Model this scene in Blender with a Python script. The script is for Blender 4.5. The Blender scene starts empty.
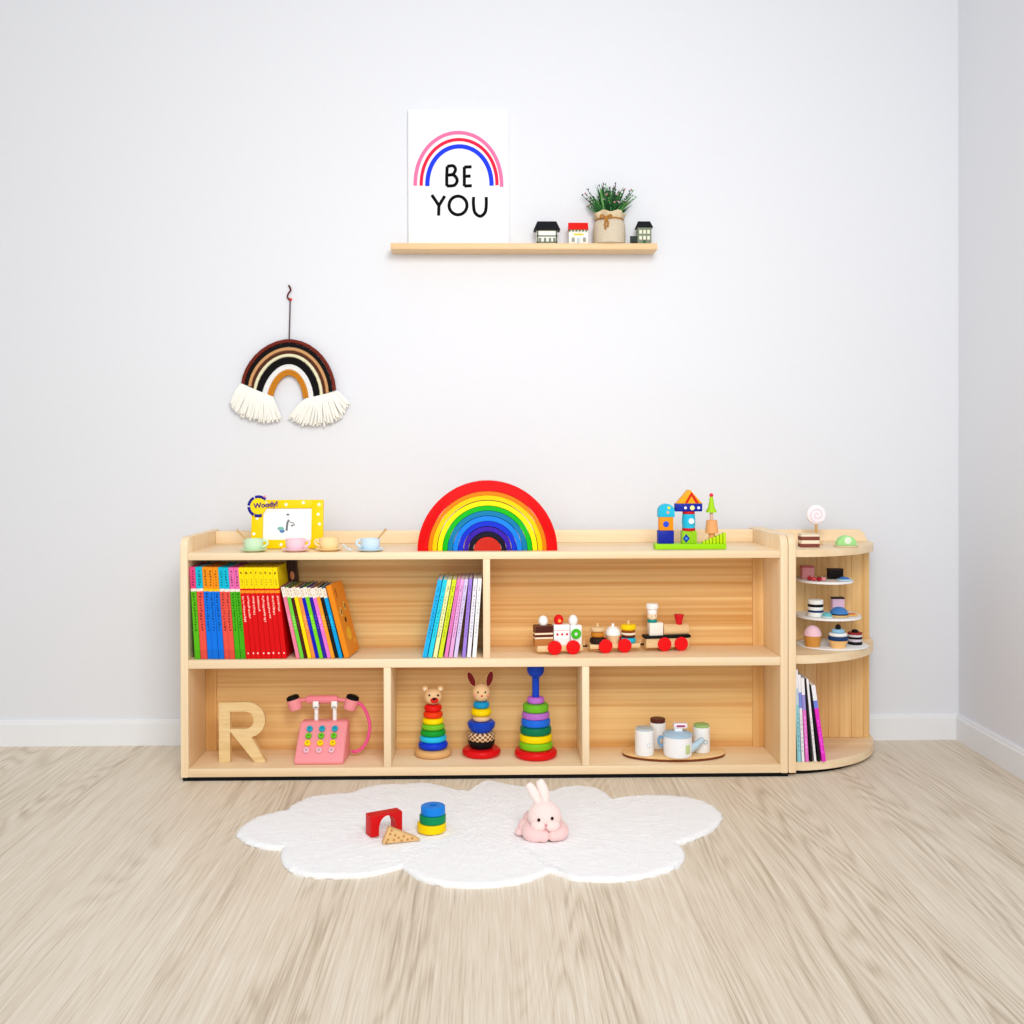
import bpy, bmesh, math, random
from mathutils import Matrix, Vector, noise
random.seed(7)
C = bpy.context.scene.collection
pi = math.pi
R_ = math.radians

# ------------------------------------------------------------------ camera
FPX, DIST, CAMZ = 1064.0, 2.8, 0.8535
yaw, pitch, roll = 0.018, 0.0052, -0.0024
CR = (Matrix.Rotation(-yaw, 3, 'Z') @ Matrix.Rotation(pi/2 - pitch, 3, 'X') @ Matrix.Rotation(roll, 3, 'Z'))
CP = Vector((0, -DIST, CAMZ))
_v = CR.transposed() @ Vector((0, 1, 0))
CX = 487 - FPX*_v.x/(-_v.z)
CY = 455 + FPX*_v.y/(-_v.z)
cam_d = bpy.data.cameras.new('camera'); cam = bpy.data.objects.new('camera', cam_d); C.objects.link(cam)
cam.matrix_world = Matrix.Translation(CP) @ CR.to_4x4()
cam_d.sensor_width = 36; cam_d.lens = FPX*36/1024
cam_d.shift_x = (512-CX)/1024; cam_d.shift_y = (CY-512)/1024
cam_d.clip_start = 0.05
bpy.context.scene.camera = cam

def _ray(px, py): return CR @ Vector(((px-CX)/FPX, -(py-CY)/FPX, -1))
def P(px, py, Y):                       # picture point at depth Y -> x, z
    d = _ray(px, py); t = (Y-CP.y)/d.y; q = CP + d*t; return q.x, q.z
def G(px, py, Z=0.0):                   # picture point at height Z -> x, y
    d = _ray(px, py); t = (Z-CP.z)/d.z; q = CP + d*t; return q.x, q.y
def X(px, Y, py=600): return P(px, py, Y)[0]
def S(Y): return FPX/(DIST+Y)           # pixels per metre at depth Y

# ------------------------------------------------------------------ materials
def lin(c):
    r = []
    for v in c:
        v /= 255.0
        r.append(v/12.92 if v <= .04045 else ((v+.055)/1.055)**2.4)
    return (*r, 1)
_m = {}
def mat(rgb, rough=.45, vary=.04, scale=30, bump=0, name='paint', sheen=0, coat=0):
    key = (tuple(rgb), rough, vary, scale, bump, name, sheen, coat)
    if key in _m: return _m[key]
    m = bpy.data.materials.new(name); m.use_nodes = True
    nt = m.node_tree; b = nt.nodes['Principled BSDF']
    b.inputs['Roughness'].default_value = rough
    b.inputs['Coat Weight'].default_value = coat; b.inputs['Specular IOR Level'].default_value = .14
    b.inputs['Sheen Weight'].default_value = sheen
    tc = nt.nodes.new('ShaderNodeTexCoord'); nz = nt.nodes.new('ShaderNodeTexNoise')
    nz.inputs['Scale'].default_value = scale; nz.inputs['Detail'].default_value = 4
    nt.links.new(tc.outputs['Object'], nz.inputs['Vector'])
    mx = nt.nodes.new('ShaderNodeMix'); mx.data_type = 'RGBA'
    c = lin(rgb)
    mx.inputs[6].default_value = tuple(v*(1-vary) for v in c[:3])+(1,)
    mx.inputs[7].default_value = tuple(min(1, v*(1+vary)) for v in c[:3])+(1,)
    nt.links.new(nz.outputs['Fac'], mx.inputs[0]); nt.links.new(mx.outputs[2], b.inputs['Base Color'])
    if bump:
        bp = nt.nodes.new('ShaderNodeBump'); bp.inputs['Strength'].default_value = bump; bp.inputs['Distance'].default_value = .002
        nt.links.new(nz.outputs['Fac'], bp.inputs['Height']); nt.links.new(bp.outputs['Normal'], b.inputs['Normal'])
    _m[key] = m
    return m
def wood(c1, c2, axis, name, fine=45, rough=.45, along=1.6, boards=0):
    m = bpy.data.materials.new(name); m.use_nodes = True
    nt = m.node_tree; N = nt.nodes; L = nt.links; b = N['Principled BSDF']; b.inputs['Roughness'].default_value = rough
    tc = N.new('ShaderNodeTexCoord')
    mp = N.new('ShaderNodeMapping'); sc = [fine]*3; sc['xyz'.index(axis)] = along
    mp.inputs['Scale'].default_value = sc
    L.new(tc.outputs['Object'], mp.inputs['Vector'])
    n1 = N.new('ShaderNodeTexNoise'); n1.inputs['Scale'].default_value = 1; n1.inputs['Detail'].default_value = 5; n1.inputs['Distortion'].default_value = .4
    L.new(mp.outputs['Vector'], n1.inputs['Vector'])
    mp2 = N.new('ShaderNodeMapping'); sc2 = [fine*.28]*3; sc2['xyz'.index(axis)] = along*.4
    mp2.inputs['Scale'].default_value = sc2; L.new(tc.outputs['Object'], mp2.inputs['Vector'])
    n2 = N.new('ShaderNodeTexNoise'); n2.inputs['Scale'].default_value = 1; n2.inputs['Detail'].default_value = 2
    L.new(mp2.outputs['Vector'], n2.inputs['Vector'])
    ad = N.new('ShaderNodeMath'); ad.operation = 'MULTIPLY_ADD'; ad.inputs[1].default_value = .5
    hf = N.new('ShaderNodeMath'); hf.operation = 'MULTIPLY'; hf.inputs[1].default_value = .5
    L.new(n2.outputs['Fac'], hf.inputs[0]); L.new(n1.outputs['Fac'], ad.inputs[0]); L.new(hf.outputs[0], ad.inputs[2])
    cr = N.new('ShaderNodeValToRGB'); cr.color_ramp.elements[0].position = .36; cr.color_ramp.elements[1].position = .6
    cr.color_ramp.elements[0].color = lin(c1); cr.color_ramp.elements[1].color = lin(c2)
    L.new(ad.outputs[0], cr.inputs[0]); L.new(cr.outputs[0], b.inputs['Base Color'])
    bp = N.new('ShaderNodeBump'); bp.inputs['Strength'].default_value = .08; bp.inputs['Distance'].default_value = .001
    L.new(n1.outputs['Fac'], bp.inputs['Height']); L.new(bp.outputs['Normal'], b.inputs['Normal'])
    return m
PW1, PW2 = (240,208,164), (250,228,192)
WX = wood(PW1, PW2, 'x', 'pale_wood_along_x'); WZ = wood(PW1, PW2, 'z', 'pale_wood_along_z')
BW1, BW2 = (212,152,78), (244,204,138)  # deeper than the pale wood: compartment shade is put into the back colour
WBX = wood(BW1, BW2, 'x', 'shaded_back_wood_along_x', fine=85, along=.8); WBZ = wood((222,170,100), (246,208,146), 'z', 'shaded_back_wood_along_z', fine=50)
TOYW = wood((222,178,122), (240,205,155), 'x', 'toy_beech', fine=160, along=12)
LETW = wood((226,190,128), (242,212,158), 'x', 'letter_wood', fine=140, along=14)

RED, ORG, YEL = (228,8,12), (250,140,20), (255,228,0)
WHITE = (245,245,245)
BLACK = (9,9,10)

# ------------------------------------------------------------------ mesh builder
class B:
    def __init__(s): s.bm = bmesh.new(); s.ms = []; s.M = Matrix.Identity(4)
    def mi(s, m):
        if m not in s.ms: s.ms.append(m)
        return s.ms.index(m)
    def raw(s, verts, faces, m):
        i = s.mi(m); vs = [s.bm.verts.new(s.M @ Vector(v)) for v in verts]; out = []
        for f in faces:
            try: fc = s.bm.faces.new([vs[k] for k in f])
            except ValueError: continue
            fc.material_index = i; out.append(fc)
        return vs, out
    def box(s, x0, x1, y0, y1, z0, z1, m, bev=0, seg=2):
        v = [(x,y,z) for z in (z0,z1) for y in (y0,y1) for x in (x0,x1)]
        f = [(0,2,3,1),(4,5,7,6),(0,1,5,4),(2,6,7,3),(0,4,6,2),(1,3,7,5)]
        vs, fs = s.raw(v, f, m)
        if bev:
            es = list({e for q in fs for e in q.edges})
            bmesh.ops.bevel(s.bm, geom=es, offset=bev, segments=seg, affect='EDGES', profile=.5, clamp_overlap=True)
        return s
    def lathe(s, prof, m, c=(0,0,0), seg=32, axis='z', sx=1, sy=1):
        vs = []; fs = []; n = len(prof); rings = []
        def pt(r, h, a):
            x, y = r*math.cos(a)*sx, r*math.sin(a)*sy
            if axis == 'z': q = (x, y, h)
            elif axis == 'y': q = (x, h, y)
            else: q = (h, x, y)
            return (q[0]+c[0], q[1]+c[1], q[2]+c[2])
        for r, h in prof:
            if r < 1e-7: rings.append([len(vs)]); vs.append(pt(0, h, 0))
            else:
                rings.append(list(range(len(vs), len(vs)+seg)))
                for k in range(seg): vs.append(pt(r, h, 2*pi*k/seg))
        for a, b in zip(rings, rings[1:]):
            for k in range(seg):
                k2 = (k+1) % seg
                if len(a) == 1 and len(b) == 1: continue
                if len(a) == 1: fs.append((a[0], b[k2], b[k]))
                elif len(b) == 1: fs.append((a[k], a[k2], b[0]))
                else: fs.append((a[k], a[k2], b[k2], b[k]))
        s.raw(vs, fs, m); return s
    def ball(s, c, r, m, seg=24, n=12):
        if not hasattr(r, '__len__'): r = (r, r, r)
        prof = [(math.sin(pi*k/n), -math.cos(pi*k/n)) for k in range(n+1)]
        prof[0] = (0, -1); prof[-1] = (0, 1)
        old = s.M; s.M = old @ Matrix.Translation(c) @ Matrix.Diagonal((r[0], r[1], r[2], 1))
        s.lathe(prof, m, seg=seg); s.M = old; return s
    def disc(s, r, z0, z1, m, c=(0,0,0), rnd=None, seg=36, axis='z', hole=0, sx=1, sy=1):
        h = z1-z0; q = min(rnd if rnd is not None else h*.2, h*.499, r*.49)
        p = [] if hole else [(0, z0)]
        if hole: p.append((hole, z0))
        for k in range(5): a = -pi/2 + pi/2*k/4; p.append((r-q+q*math.cos(a), z0+q+q*math.sin(a)))
        for k in range(5): a = pi/2*k/4; p.append((r-q+q*math.cos(a), z1-q+q*math.sin(a)))
        if hole: p += [(hole, z1), (hole, z0)]
        else: p.append((0, z1))
        return s.lathe(p, m, c, seg, axis, sx, sy)
    def tube(s, pts, r, m, seg=10, flat=None, closed=False):
        pts = [Vector(p) for p in pts]; n = len(pts); vs = []; fs = []
        rr = r if hasattr(r, '__len__') else [r]*n
        prev = None
        for i, p in enumerate(pts):
            if closed: t = pts[(i+1) % n]-pts[i-1]
            else: t = pts[min(i+1, n-1)]-pts[max(i-1, 0)]
            t.normalize()
            if flat is not None:
                b = Vector(flat); a = t.cross(b).normalized(); fl = .25
            else:
                if prev is None: a = t.orthogonal().normalized()
                else: a = (prev - t*prev.dot(t)).normalized()
                prev = a; b = t.cross(a); fl = 1
            for k in range(seg):
                an = 2*pi*k/seg; vs.append(p + a*math.cos(an)*rr[i] + b*math.sin(an)*rr[i]*fl)
        for i in range(n if closed else n-1):
            j = (i+1) % n
            for k in range(seg):
                k2 = (k+1) % seg; fs.append((i*seg+k, i*seg+k2, j*seg+k2, j*seg+k))
        if not closed: fs += [tuple(range(seg))[::-1], tuple(range((n-1)*seg, n*seg))]
        s.raw(vs, fs, m); return s
    def prism(s, poly, a0, a1, m, plane='xy', bev=0):
        n = len(poly)
        def q(u, v, w): return {'xy': (u,v,w), 'xz': (u,w,v), 'yz': (w,u,v)}[plane]
        v = [q(u, w, a0) for u, w in poly] + [q(u, w, a1) for u, w in poly]
        f = [tuple(range(n))[::-1], tuple(range(n, 2*n))] + [(k, (k+1) % n, n+(k+1) % n, n+k) for k in range(n)]
        vs, fs = s.raw(v, f, m)
        if bev:
            es = list({e for e in fs[0].edges} | {e for e in fs[1].edges})
            bmesh.ops.bevel(s.bm, geom=es, offset=bev, segments=2, affect='EDGES', profile=.5, clamp_overlap=True)
        return s
    def arch(s, r0, r1, y0, y1, m, c=(0,0), seg=48, bev=.001):
        if r0 <= 0: poly = [(c[0]+r1*math.cos(pi*k/seg), c[1]+r1*math.sin(pi*k/seg)) for k in range(seg+1)]
        else:
            poly = [(c[0]+r1*math.cos(pi*k/seg), c[1]+r1*math.sin(pi*k/seg)) for k in range(seg+1)]
            poly += [(c[0]+r0*math.cos(pi*k/seg), c[1]+r0*math.sin(pi*k/seg)) for k in range(seg, -1, -1)]
        return s.prism(poly, y0, y1, m, 'xz', bev)
    def build(s, name, parent=None, loc=(0,0,0), rot=(0,0,0), label=None, angle=40):
        bmesh.ops.recalc_face_normals(s.bm, faces=s.bm.faces)
        me = bpy.data.meshes.new(name); s.bm.to_mesh(me); s.bm.free()
        for m in s.ms: me.materials.append(m)
        me.shade_smooth(); me.set_sharp_from_angle(angle=R_(angle))
        o = bpy.data.objects.new(name, me); C.objects.link(o); o.location = loc; o.rotation_euler = rot
        if parent: o.parent = parent
        if label: o['label'] = label
        return o
def tag(o, label, cat, group=None):
    o['label'] = label; o['category'] = cat
    if group: o['group'] = group
    return o
def thing(name, label, cat, loc=(0,0,0), rot=(0,0,0), group=None):
    o = bpy.data.objects.new(name, None); C.objects.link(o); o.location = loc; o.rotation_euler = rot; o.empty_display_size = .05
    return tag(o, label, cat, group)
def struct(o): o['kind'] = 'structure'; return o
def arcpts(cx, cy, rx, ry, a0, a1, n=24): return [(cx+rx*math.cos(a0+(a1-a0)*k/n), cy+ry*math.sin(a0+(a1-a0)*k/n)) for k in range(n+1)]

# ------------------------------------------------------------------ the room
WALLY = 0.361
CORX = X(958.5, WALLY, 715)
def floor_material():
    m = bpy.data.materials.new('oak_plank_floor'); m.use_nodes = True
    nt = m.node_tree; N = nt.nodes; L = nt.links; b = N['Principled BSDF']; b.inputs['Roughness'].default_value = .5
    def math_(op, a, bb=None, c=None):
        n = N.new('ShaderNodeMath'); n.operation = op
        for i, v in enumerate((a, bb, c)):
            if v is None: continue
            if isinstance(v, (int, float)): n.inputs[i].default_value = v
            else: L.new(v, n.inputs[i])
        return n.outputs[0]
    tc = N.new('ShaderNodeTexCoord'); sp = N.new('ShaderNodeSeparateXYZ'); L.new(tc.outputs['Object'], sp.inputs[0])
    x, y = sp.outputs[0], sp.outputs[1]
    W, LEN = .235, 9.0
    u = math_('DIVIDE', math_('ADD', x, .09), W); pid = math_('FLOOR', u); fu = math_('FRACT', u)
    wn = N.new('ShaderNodeTexWhiteNoise'); wn.noise_dimensions = '1D'; L.new(pid, wn.inputs['W'])
    v = math_('ADD', math_('DIVIDE', y, LEN), math_('MULTIPLY_ADD', wn.outputs['Value'], .3, .55)); bid = math_('FLOOR', v); fv = math_('FRACT', v)
    wn2 = N.new('ShaderNodeTexWhiteNoise'); wn2.noise_dimensions = '2D'
    cb = N.new('ShaderNodeCombineXYZ'); L.new(pid, cb.inputs[0]); L.new(bid, cb.inputs[1]); L.new(cb.outputs[0], wn2.inputs['Vector'])
    rnd = wn2.outputs['Value']
    off = math_('MULTIPLY', rnd, 37.0)
    # fine straight grain
    g = N.new('ShaderNodeCombineXYZ'); L.new(math_('MULTIPLY', x, 170), g.inputs[0]); L.new(math_('MULTIPLY', y, 2.2), g.inputs[1]); L.new(off, g.inputs[2])
    n1 = N.new('ShaderNodeTexNoise'); n1.inputs['Scale'].default_value = 1; n1.inputs['Detail'].default_value = 5; n1.inputs['Roughness'].default_value = .6; L.new(g.outputs[0], n1.inputs['Vector'])
    # cathedral figure: contour lines of a stretched noise
    g2 = N.new('ShaderNodeCombineXYZ'); L.new(math_('MULTIPLY', x, 6.5), g2.inputs[0]); L.new(math_('MULTIPLY', y, .62), g2.inputs[1]); L.new(off, g2.inputs[2])
    n2 = N.new('ShaderNodeTexNoise'); n2.inputs['Scale'].default_value = 1; n2.inputs['Detail'].default_value = 1.2; n2.inputs['Distortion'].default_value = .3; L.new(g2.outputs[0], n2.inputs['Vector'])
    warp = math_('MULTIPLY_ADD', n1.outputs['Fac'], .022, n2.outputs['Fac'])
    rings = math_('SINE', math_('MULTIPLY', warp, 170))
    rings = math_('POWER', math_('MULTIPLY_ADD', rings, .5, .5), .6)
    g3 = N.new('ShaderNodeCombineXYZ'); L.new(math_('MULTIPLY', x, 420), g3.inputs[0]); L.new(math_('MULTIPLY', y, 9), g3.inputs[1]); L.new(off, g3.inputs[2])
    n4 = N.new('ShaderNodeTexNoise'); n4.inputs['Scale'].default_value = 1; n4.inputs['Detail'].default_value = 2; L.new(g3.outputs[0], n4.inputs['Vector'])
    g4 = N.new('ShaderNodeCombineXYZ'); L.new(math_('MULTIPLY', x, 9), g4.inputs[0]); L.new(math_('MULTIPLY', y, .55), g4.inputs[1]); L.new(math_('ADD', off, 5.3), g4.inputs[2])
    n5 = N.new('ShaderNodeTexNoise'); n5.inputs['Scale'].default_value = 1; n5.inputs['Detail'].default_value = 2; L.new(g4.outputs[0], n5.inputs['Vector'])
    msk = N.new('ShaderNodeMapRange'); msk.inputs[1].default_value = .44; msk.inputs[2].default_value = .6; L.new(n5.outputs['Fac'], msk.inputs[0])
    rings = math_('MULTIPLY', math_('SUBTRACT', rings, .65), msk.outputs[0])
    n1s = math_('MULTIPLY_ADD', math_('SUBTRACT', n5.outputs['Fac'], .5), -.35, .10)
    fac = math_('MULTIPLY_ADD', rings, .20, math_('MULTIPLY_ADD', n1.outputs['Fac'], .55, math_('MULTIPLY_ADD', n4.outputs['Fac'], .5, math_('SUBTRACT', n1s, .10))))
    fac = math_('MULTIPLY_ADD', math_('SUBTRACT', rnd, .5), .05, fac)
    # broad tone drift
    n3 = N.new('ShaderNodeTexNoise'); n3.inputs['Scale'].default_value = 1.7; L.new(tc.outputs['Object'], n3.inputs['Vector'])
    fac = math_('MULTIPLY_ADD', math_('SUBTRACT', n3.outputs['Fac'], .5), .12, fac)
    cr = N.new('ShaderNodeValToRGB'); e = cr.color_ramp.elements
    e[0].position = .22; e[0].color = lin((184,167,143)); e[1].position = .78; e[1].color = lin((244,235,219))
    k = cr.color_ramp.elements.new(.5); k.color = lin((224,210,189))
    L.new(fac, cr.inputs[0])
    seam = math_('LESS_THAN', fu, .004)
    mx = N.new('ShaderNodeMix'); mx.data_type = 'RGBA'; L.new(math_('MULTIPLY', seam, .18), mx.inputs[0]); L.new(cr.outputs[0], mx.inputs[6]); mx.inputs[7].default_value = lin((110,92,70))
    L.new(mx.outputs[2], b.inputs['Base Color'])
    bp = N.new('ShaderNodeBump'); bp.inputs['Strength'].default_value = .1; bp.inputs['Distance'].default_value = .001
    L.new(fac, bp.inputs['Height']); L.new(bp.outputs['Normal'], b.inputs['Normal'])
    return m
WALLM = mat((231,233,238), .85, .012, 90, .12, 'wall_paper')
BASEM = mat((240,242,245), .4, .01, 40, 0, 'baseboard_paint')
b = B(); b.box(-3.2, CORX+.1, -4.2, WALLY+.1, -.08, 0, floor_material()); struct(b.build('floor'))
b = B(); b.box(-3.2, CORX+.1, WALLY, WALLY+.1, 0, 2.6, WALLM); struct(b.build('wall_back'))
b = B(); b.box(CORX, CORX+.1, -4.2, WALLY, 0, 2.6, WALLM); struct(b.build('wall_right'))
bh = .0765
prof = [(0,0), (-.013,0), (-.013,bh-.012), (-.010,bh-.009), (-.010,bh-.006), (-.007,bh), (0,bh)]
b = B(); b.prism([(WALLY+p, z) for p, z in prof], -3.2, CORX, BASEM, 'yz'); struct(b.build('baseboard_back'))
b = B(); b.prism([(CORX+p, z) for p, z in prof], -4.2, WALLY-.013, BASEM, 'xz'); struct(b.build('baseboard_right'))

# ------------------------------------------------------------------ bookshelf
ZT, ZTB, ZM, ZMB, ZB, ZBB = [P(487, v, 0)[1] for v in (552.0, 559.2, 658.6, 667.2, 766.8, 775.3)]
ZS = P(487, 536.5, 0)[1]; DEP = .33; BACK = .172
XL, XR = X(180, 0), X(788, 0)
TH = .020
shelf = thing('bookshelf', 'long low pale wooden bookshelf with five open compartments standing on the floor', 'bookshelf', ((XL+XR)/2, 0, 0))
ox = (XL+XR)/2
def sp(b, name, parent=shelf, label=None): return b.build(name, parent, label=label)
def side_poly(z0=ZBB, z1=ZS, r=.024):
    return [(0,z0)] + [(r-r*math.cos(pi/2*k/8), z1-r+r*math.sin(pi/2*k/8)) for k in range(9)] + [(DEP,z1), (DEP,z0)]
for x0 in (XL-ox, XR-ox-TH):
    b = B(); b.prism(side_poly(), x0, x0+TH, WZ, 'yz', .0025); sp(b, 'side_panel')
il, ir = XL-ox+TH, XR-ox-TH
b = B(); b.box(il, ir, .001, DEP, ZTB, ZT, WX, .0015); sp(b, 'top_board')
b = B(); b.box(il, ir, .001, BACK+.008, ZMB, ZM, WX, .0015); sp(b, 'shelf_board')
b = B(); b.box(il, ir, .001, DEP, ZBB, ZB, WX, .0015); sp(b, 'bottom_board')
b = B(); b.box(il, ir, DEP-.04, DEP-.022, ZT, ZS-.004, WX, .0015); sp(b, 'back_rail')
STW = .030
b = B(); b.box(il+STW, ir-STW, BACK+.008, BACK+.016, ZB, ZTB, WBX); sp(b, 'back_panel')
for x0 in (il, ir-STW):
    b = B(); b.box(x0, x0+STW, BACK, BACK+.016, ZB, ZTB, WBZ, .001); sp(b, 'back_stile')
def divider(pxa, z0, z1):
    x0 = X(pxa, 0)-ox; b = B(); b.box(x0, x0+.019, .001, BACK+.008, z0, z1, WZ, .0015); sp(b, 'divider')
divider(483, ZM, ZTB); divider(383.3, ZB, ZMB); divider(582, ZB, ZMB)
PL = mat(BLACK, .6, name='black_plinth')
b = B(); b.box(XL-ox+.005, XR-ox, .0015, DEP-.01, 0, ZBB, PL); sp(b, 'plinth', label='black plinth strip')

# ------------------------------------------------------------------ rounded end shelf
EX0 = XR+.0015; RAD = .310; EY = DEP+.005
endu = thing('end_shelf', 'narrow rounded wooden end shelf attached right of the long bookshelf', 'shelf', (EX0, 0, 0))
b = B(); b.prism(side_poly(), 0, TH, WZ, 'yz', .0025); b.build('side_panel', endu)
def qpoly(r, x0=TH, y1=EY-.006, sh=0):
    pts = [(x0, y1), (x0, y1-r+sh)]
    return pts + [(x0+(r-.004)*math.sin(a), y1-(r-sh)*math.cos(a)) for a in [pi/2*k/24 for k in range(1, 25)]]
for nm, z0, z1 in (('top_board', ZTB, ZT), ('shelf_board', ZMB, ZM), ('bottom_board', ZBB, ZB)):
    b = B(); b.prism(qpoly(RAD), z0, z1, WX, 'xy', .002); b.build(nm, endu)
b = B(); b.prism(qpoly(RAD-.002, x0=0), 0, ZBB, PL, 'xy'); b.build('plinth', endu, label='black plinth strip')
ebx = X(868.5, .27)-EX0
EBY = .262
gw = .034
b = B()
x = TH
while x < ebx-.001:
    x1 = min(x+gw, ebx); b.box(x, x1, EBY+.0008, EBY+.012, ZB, ZMB, WBZ, .0012, 1); b.box(x, x1, EBY+.0008, EBY+.012, ZM, ZTB, WBZ, .0012, 1); x = x1
b.build('back_panel', endu)
r1 = X(858, .31)-EX0; r2 = min(X(871, .31)-EX0, TH+RAD-.012)
poly = [(TH, ZT), (r2, ZT), (r2-.004, ZT+.008), (r1+.012, ZS-.016), (r1, ZS-.006), (TH, ZS-.006)]
b = B(); b.prism(poly, EY-.04, EY-.024, WX, 'xz', .001); b.build('back_rail', endu)
DOIL = mat((248,248,248), .5, name='white_lacquer')
TIERS = []
for px, rx, z in ((824.5, .0775, P(820, 582.3, .11)[1]), (828.5, .089, P(820, 619.0, .11)[1])):
    cy = .19; cx = X(px, cy); x0l = EX0+TH+.0005
    pts = []
    for k in range(49):
        a = pi+pi*k/48
        pts.append((max(cx+rx*math.cos(a), x0l)-EX0, cy+.085*math.sin(a)))
    pts += [(pts[-1][0], EBY), (pts[0][0], EBY)]
    b = B(); b.prism(pts, z-.006, z, DOIL, 'xy', .0012); b.build('curved_tray', endu, label='white curved tray')
    TIERS.append(z)
cy = .165; cx = X(831, cy)
b = B(); b.disc(.098, 0, .0035, DOIL, rnd=.001, seg=48, sx=1, sy=.9)
tag(b.build('tray', loc=(cx+.003, cy, ZM)), 'flat white round tray lying on the middle board of the rounded end shelf', 'tray')

# ------------------------------------------------------------------ wall shelf and what stands on it
WSY = WALLY-.078
wx0, _ = P(390.5, 246, WSY); wx1, _ = P(657.5, 246, WSY)
wzt = P(520, 243, WSY)[1]; wzb = P(520, 249.3, WSY)[1]
wsh = thing('wall_shelf', 'narrow pale wooden shelf on the wall above the bookshelf', 'shelf', (wx0, WSY, wzb))
WSM = wood((226,188,138), (240,208,160), 'x', 'ledge_wood')
b = B(); b.box(0, wx1-wx0, .008, WALLY-WSY, 0, wzt-wzb-.0005, WSM, .001); b.build('board', wsh)
b = B(); b.box(0, wx1-wx0, 0, .008, 0, wzt-wzb, WSM, .0015); b.build('front_lip', wsh)
ZL = wzt     # standing level on the wall shelf

CVY = WALLY-.022
cx0, cz1 = P(408, 109, CVY); cx1, _ = P(508.5, 109, CVY)
art = thing('canvas_print', 'white canvas print with a pink, red and blue rainbow on the wall shelf', 'picture', (cx0, CVY, ZL))
b = B(); b.box(0, cx1-cx0, 0, .020, 0, cz1-ZL, mat((246,246,247), .7, .01, 200, .15, 'canvas'), .0015); b.build('canvas', art)
def cv(zx, zy, Y=CVY, ox_=None, oz=None, sc=6.024, o=(380, 90)):
    x_, z_ = P(o[0]+zx/sc, o[1]+zy/sc, Y); return x_, z_
def stroke(b, pts, rz, m, Y=-.0006, conv=None):
    b.tube([(p[0], Y, p[1]) for p in pts], rz, m, seg=10, flat=(0,1,0))
def cvl(pts): return [(cv(*p)[0]-cx0, cv(*p)[1]-ZL) for p in pts]
px2m = 1/(6.024*S(CVY))
for (L, T, Rr, r, col) in (((212,578), 258, (733,585), 11, (250,120,170)), ((248,578), 300, (705,575), 10, (238,30,72)), ((285,580), 341, (672,578), 13, (28,60,240))):
    pts = []
    for k in range(41):
        t = k/40; a = pi*t; by = L[1]*(1-t)+Rr[1]*t
        pts.append(((L[0]+Rr[0])/2-(Rr[0]-L[0])/2*math.cos(a), by-(by-T)*math.sin(a)**.92))
    b = B(); stroke(b, cvl(pts), r*px2m, mat(col, .6, name='print_ink')); b.build('rainbow_band', art)
INK = mat((8,9,13), .9, name='black_ink')
def letter(strokes):
    b = B()
    for s_ in strokes: stroke(b, cvl(s_), 9.5*px2m, INK)
    b.build('letter', art, label='black painted letter')
def smooth(pts, n=6):
    o = []
    for i in range(len(pts)-1):
        p0, p1, p2, p3 = pts[max(i-1,0)], pts[i], pts[i+1], pts[min(i+2,len(pts)-1)]
        for k in range(n):
            t = k/n
            o.append(tuple(.5*((2*p1[j])+(-p0[j]+p2[j])*t+(2*p0[j]-5*p1[j]+4*p2[j]-p3[j])*t*t+(-p0[j]+3*p1[j]-3*p2[j]+p3[j])*t**3) for j in range(len(p1))))
    o.append(tuple(pts[-1])); return o
letter([[(405,462),(402,520),(402,580)], smooth([(405,462),(440,458),(455,480),(440,508),(405,515)]), smooth([(405,515),(445,515),(465,545),(448,575),(402,580)])])
letter([[(508,465),(508,580)], [(508,466),(552,464)], [(508,521),(546,520)], [(508,580),(553,578)]])
letter([[(312,634),(334,666),(355,698)], [(390,640),(355,698)], [(355,698),(353,758)]])
letter([[(470+54*math.cos(2*pi*k/32), 697+56*math.sin(2*pi*k/32)) for k in range(33)]])
letter([smooth([(564,646),(563,690),(572,740),(604,762),(632,740),(640,700),(640,646)])])

GRN_T = mat((92,104,78), .6, name='timber_green')
def win(b, x, z, w, h, m, y): b.box(x-w/2, x+w/2, y-.0012, y+.001, z-h/2, z+h/2, m)
HY = WSY+.010
def house_origin(px): return (X(px, HY, 240), HY, ZL)
sc = 1.06/(6.4*S(HY))
# black-roofed wide cottage
h = thing('miniature_house', 'wide miniature house with black hipped roof, next to the canvas print', 'ornament', house_origin(547), group='miniature houses on the wall shelf')
w = 62*sc; zt = 82*sc
b = B(); b.box(-w, w, 0, .03, 0, zt, mat((246,244,236), .6, name='house_wall'), .0006); b.build('wall', h)
rf = 160*sc/2
def hip(b, w0, w1, d0, d1, z0, z1, m):
    v = [(-w0,-d0+.015,z0),(w0,-d0+.015,z0),(w0,d0+.015,z0),(-w0,d0+.015,z0),(-w1,-d1+.015,z1),(w1,-d1+.015,z1),(w1,d1+.015,z1),(-w1,d1+.015,z1)]
    b.raw(v, [(0,3,2,1),(4,5,6,7),(0,1,5,4),(1,2,6,5),(2,3,7,6),(3,0,4,7)], m)
ROOFB = mat((22,24,30), .5, .2, 400, .3, name='black_tiles')
b = B(); hip(b, rf, rf*.72, .021, .006, zt, 138*sc, ROOFB); b.build('roof', h)
b = B()
for zz in (4*sc, 42*sc, 76*sc): b.box(-w-.0004, w+.0004, -.001, .0008, zz, zz+7*sc, GRN_T)
for xx in (-60, 53): b.box(xx*sc, (xx+8)*sc, -.001, .0008, 0, zt, GRN_T)
b.build('timber_frame', h, label='dark green timber strips')
for xx in (-42, -12, 18, 44):
    b = B(); b.box((xx-7)*sc, (xx+7)*sc, -.0016, 0, 10*sc, 34*sc, mat((120,128,112), .4, name='window_grey')); b.build('window', h)
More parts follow.
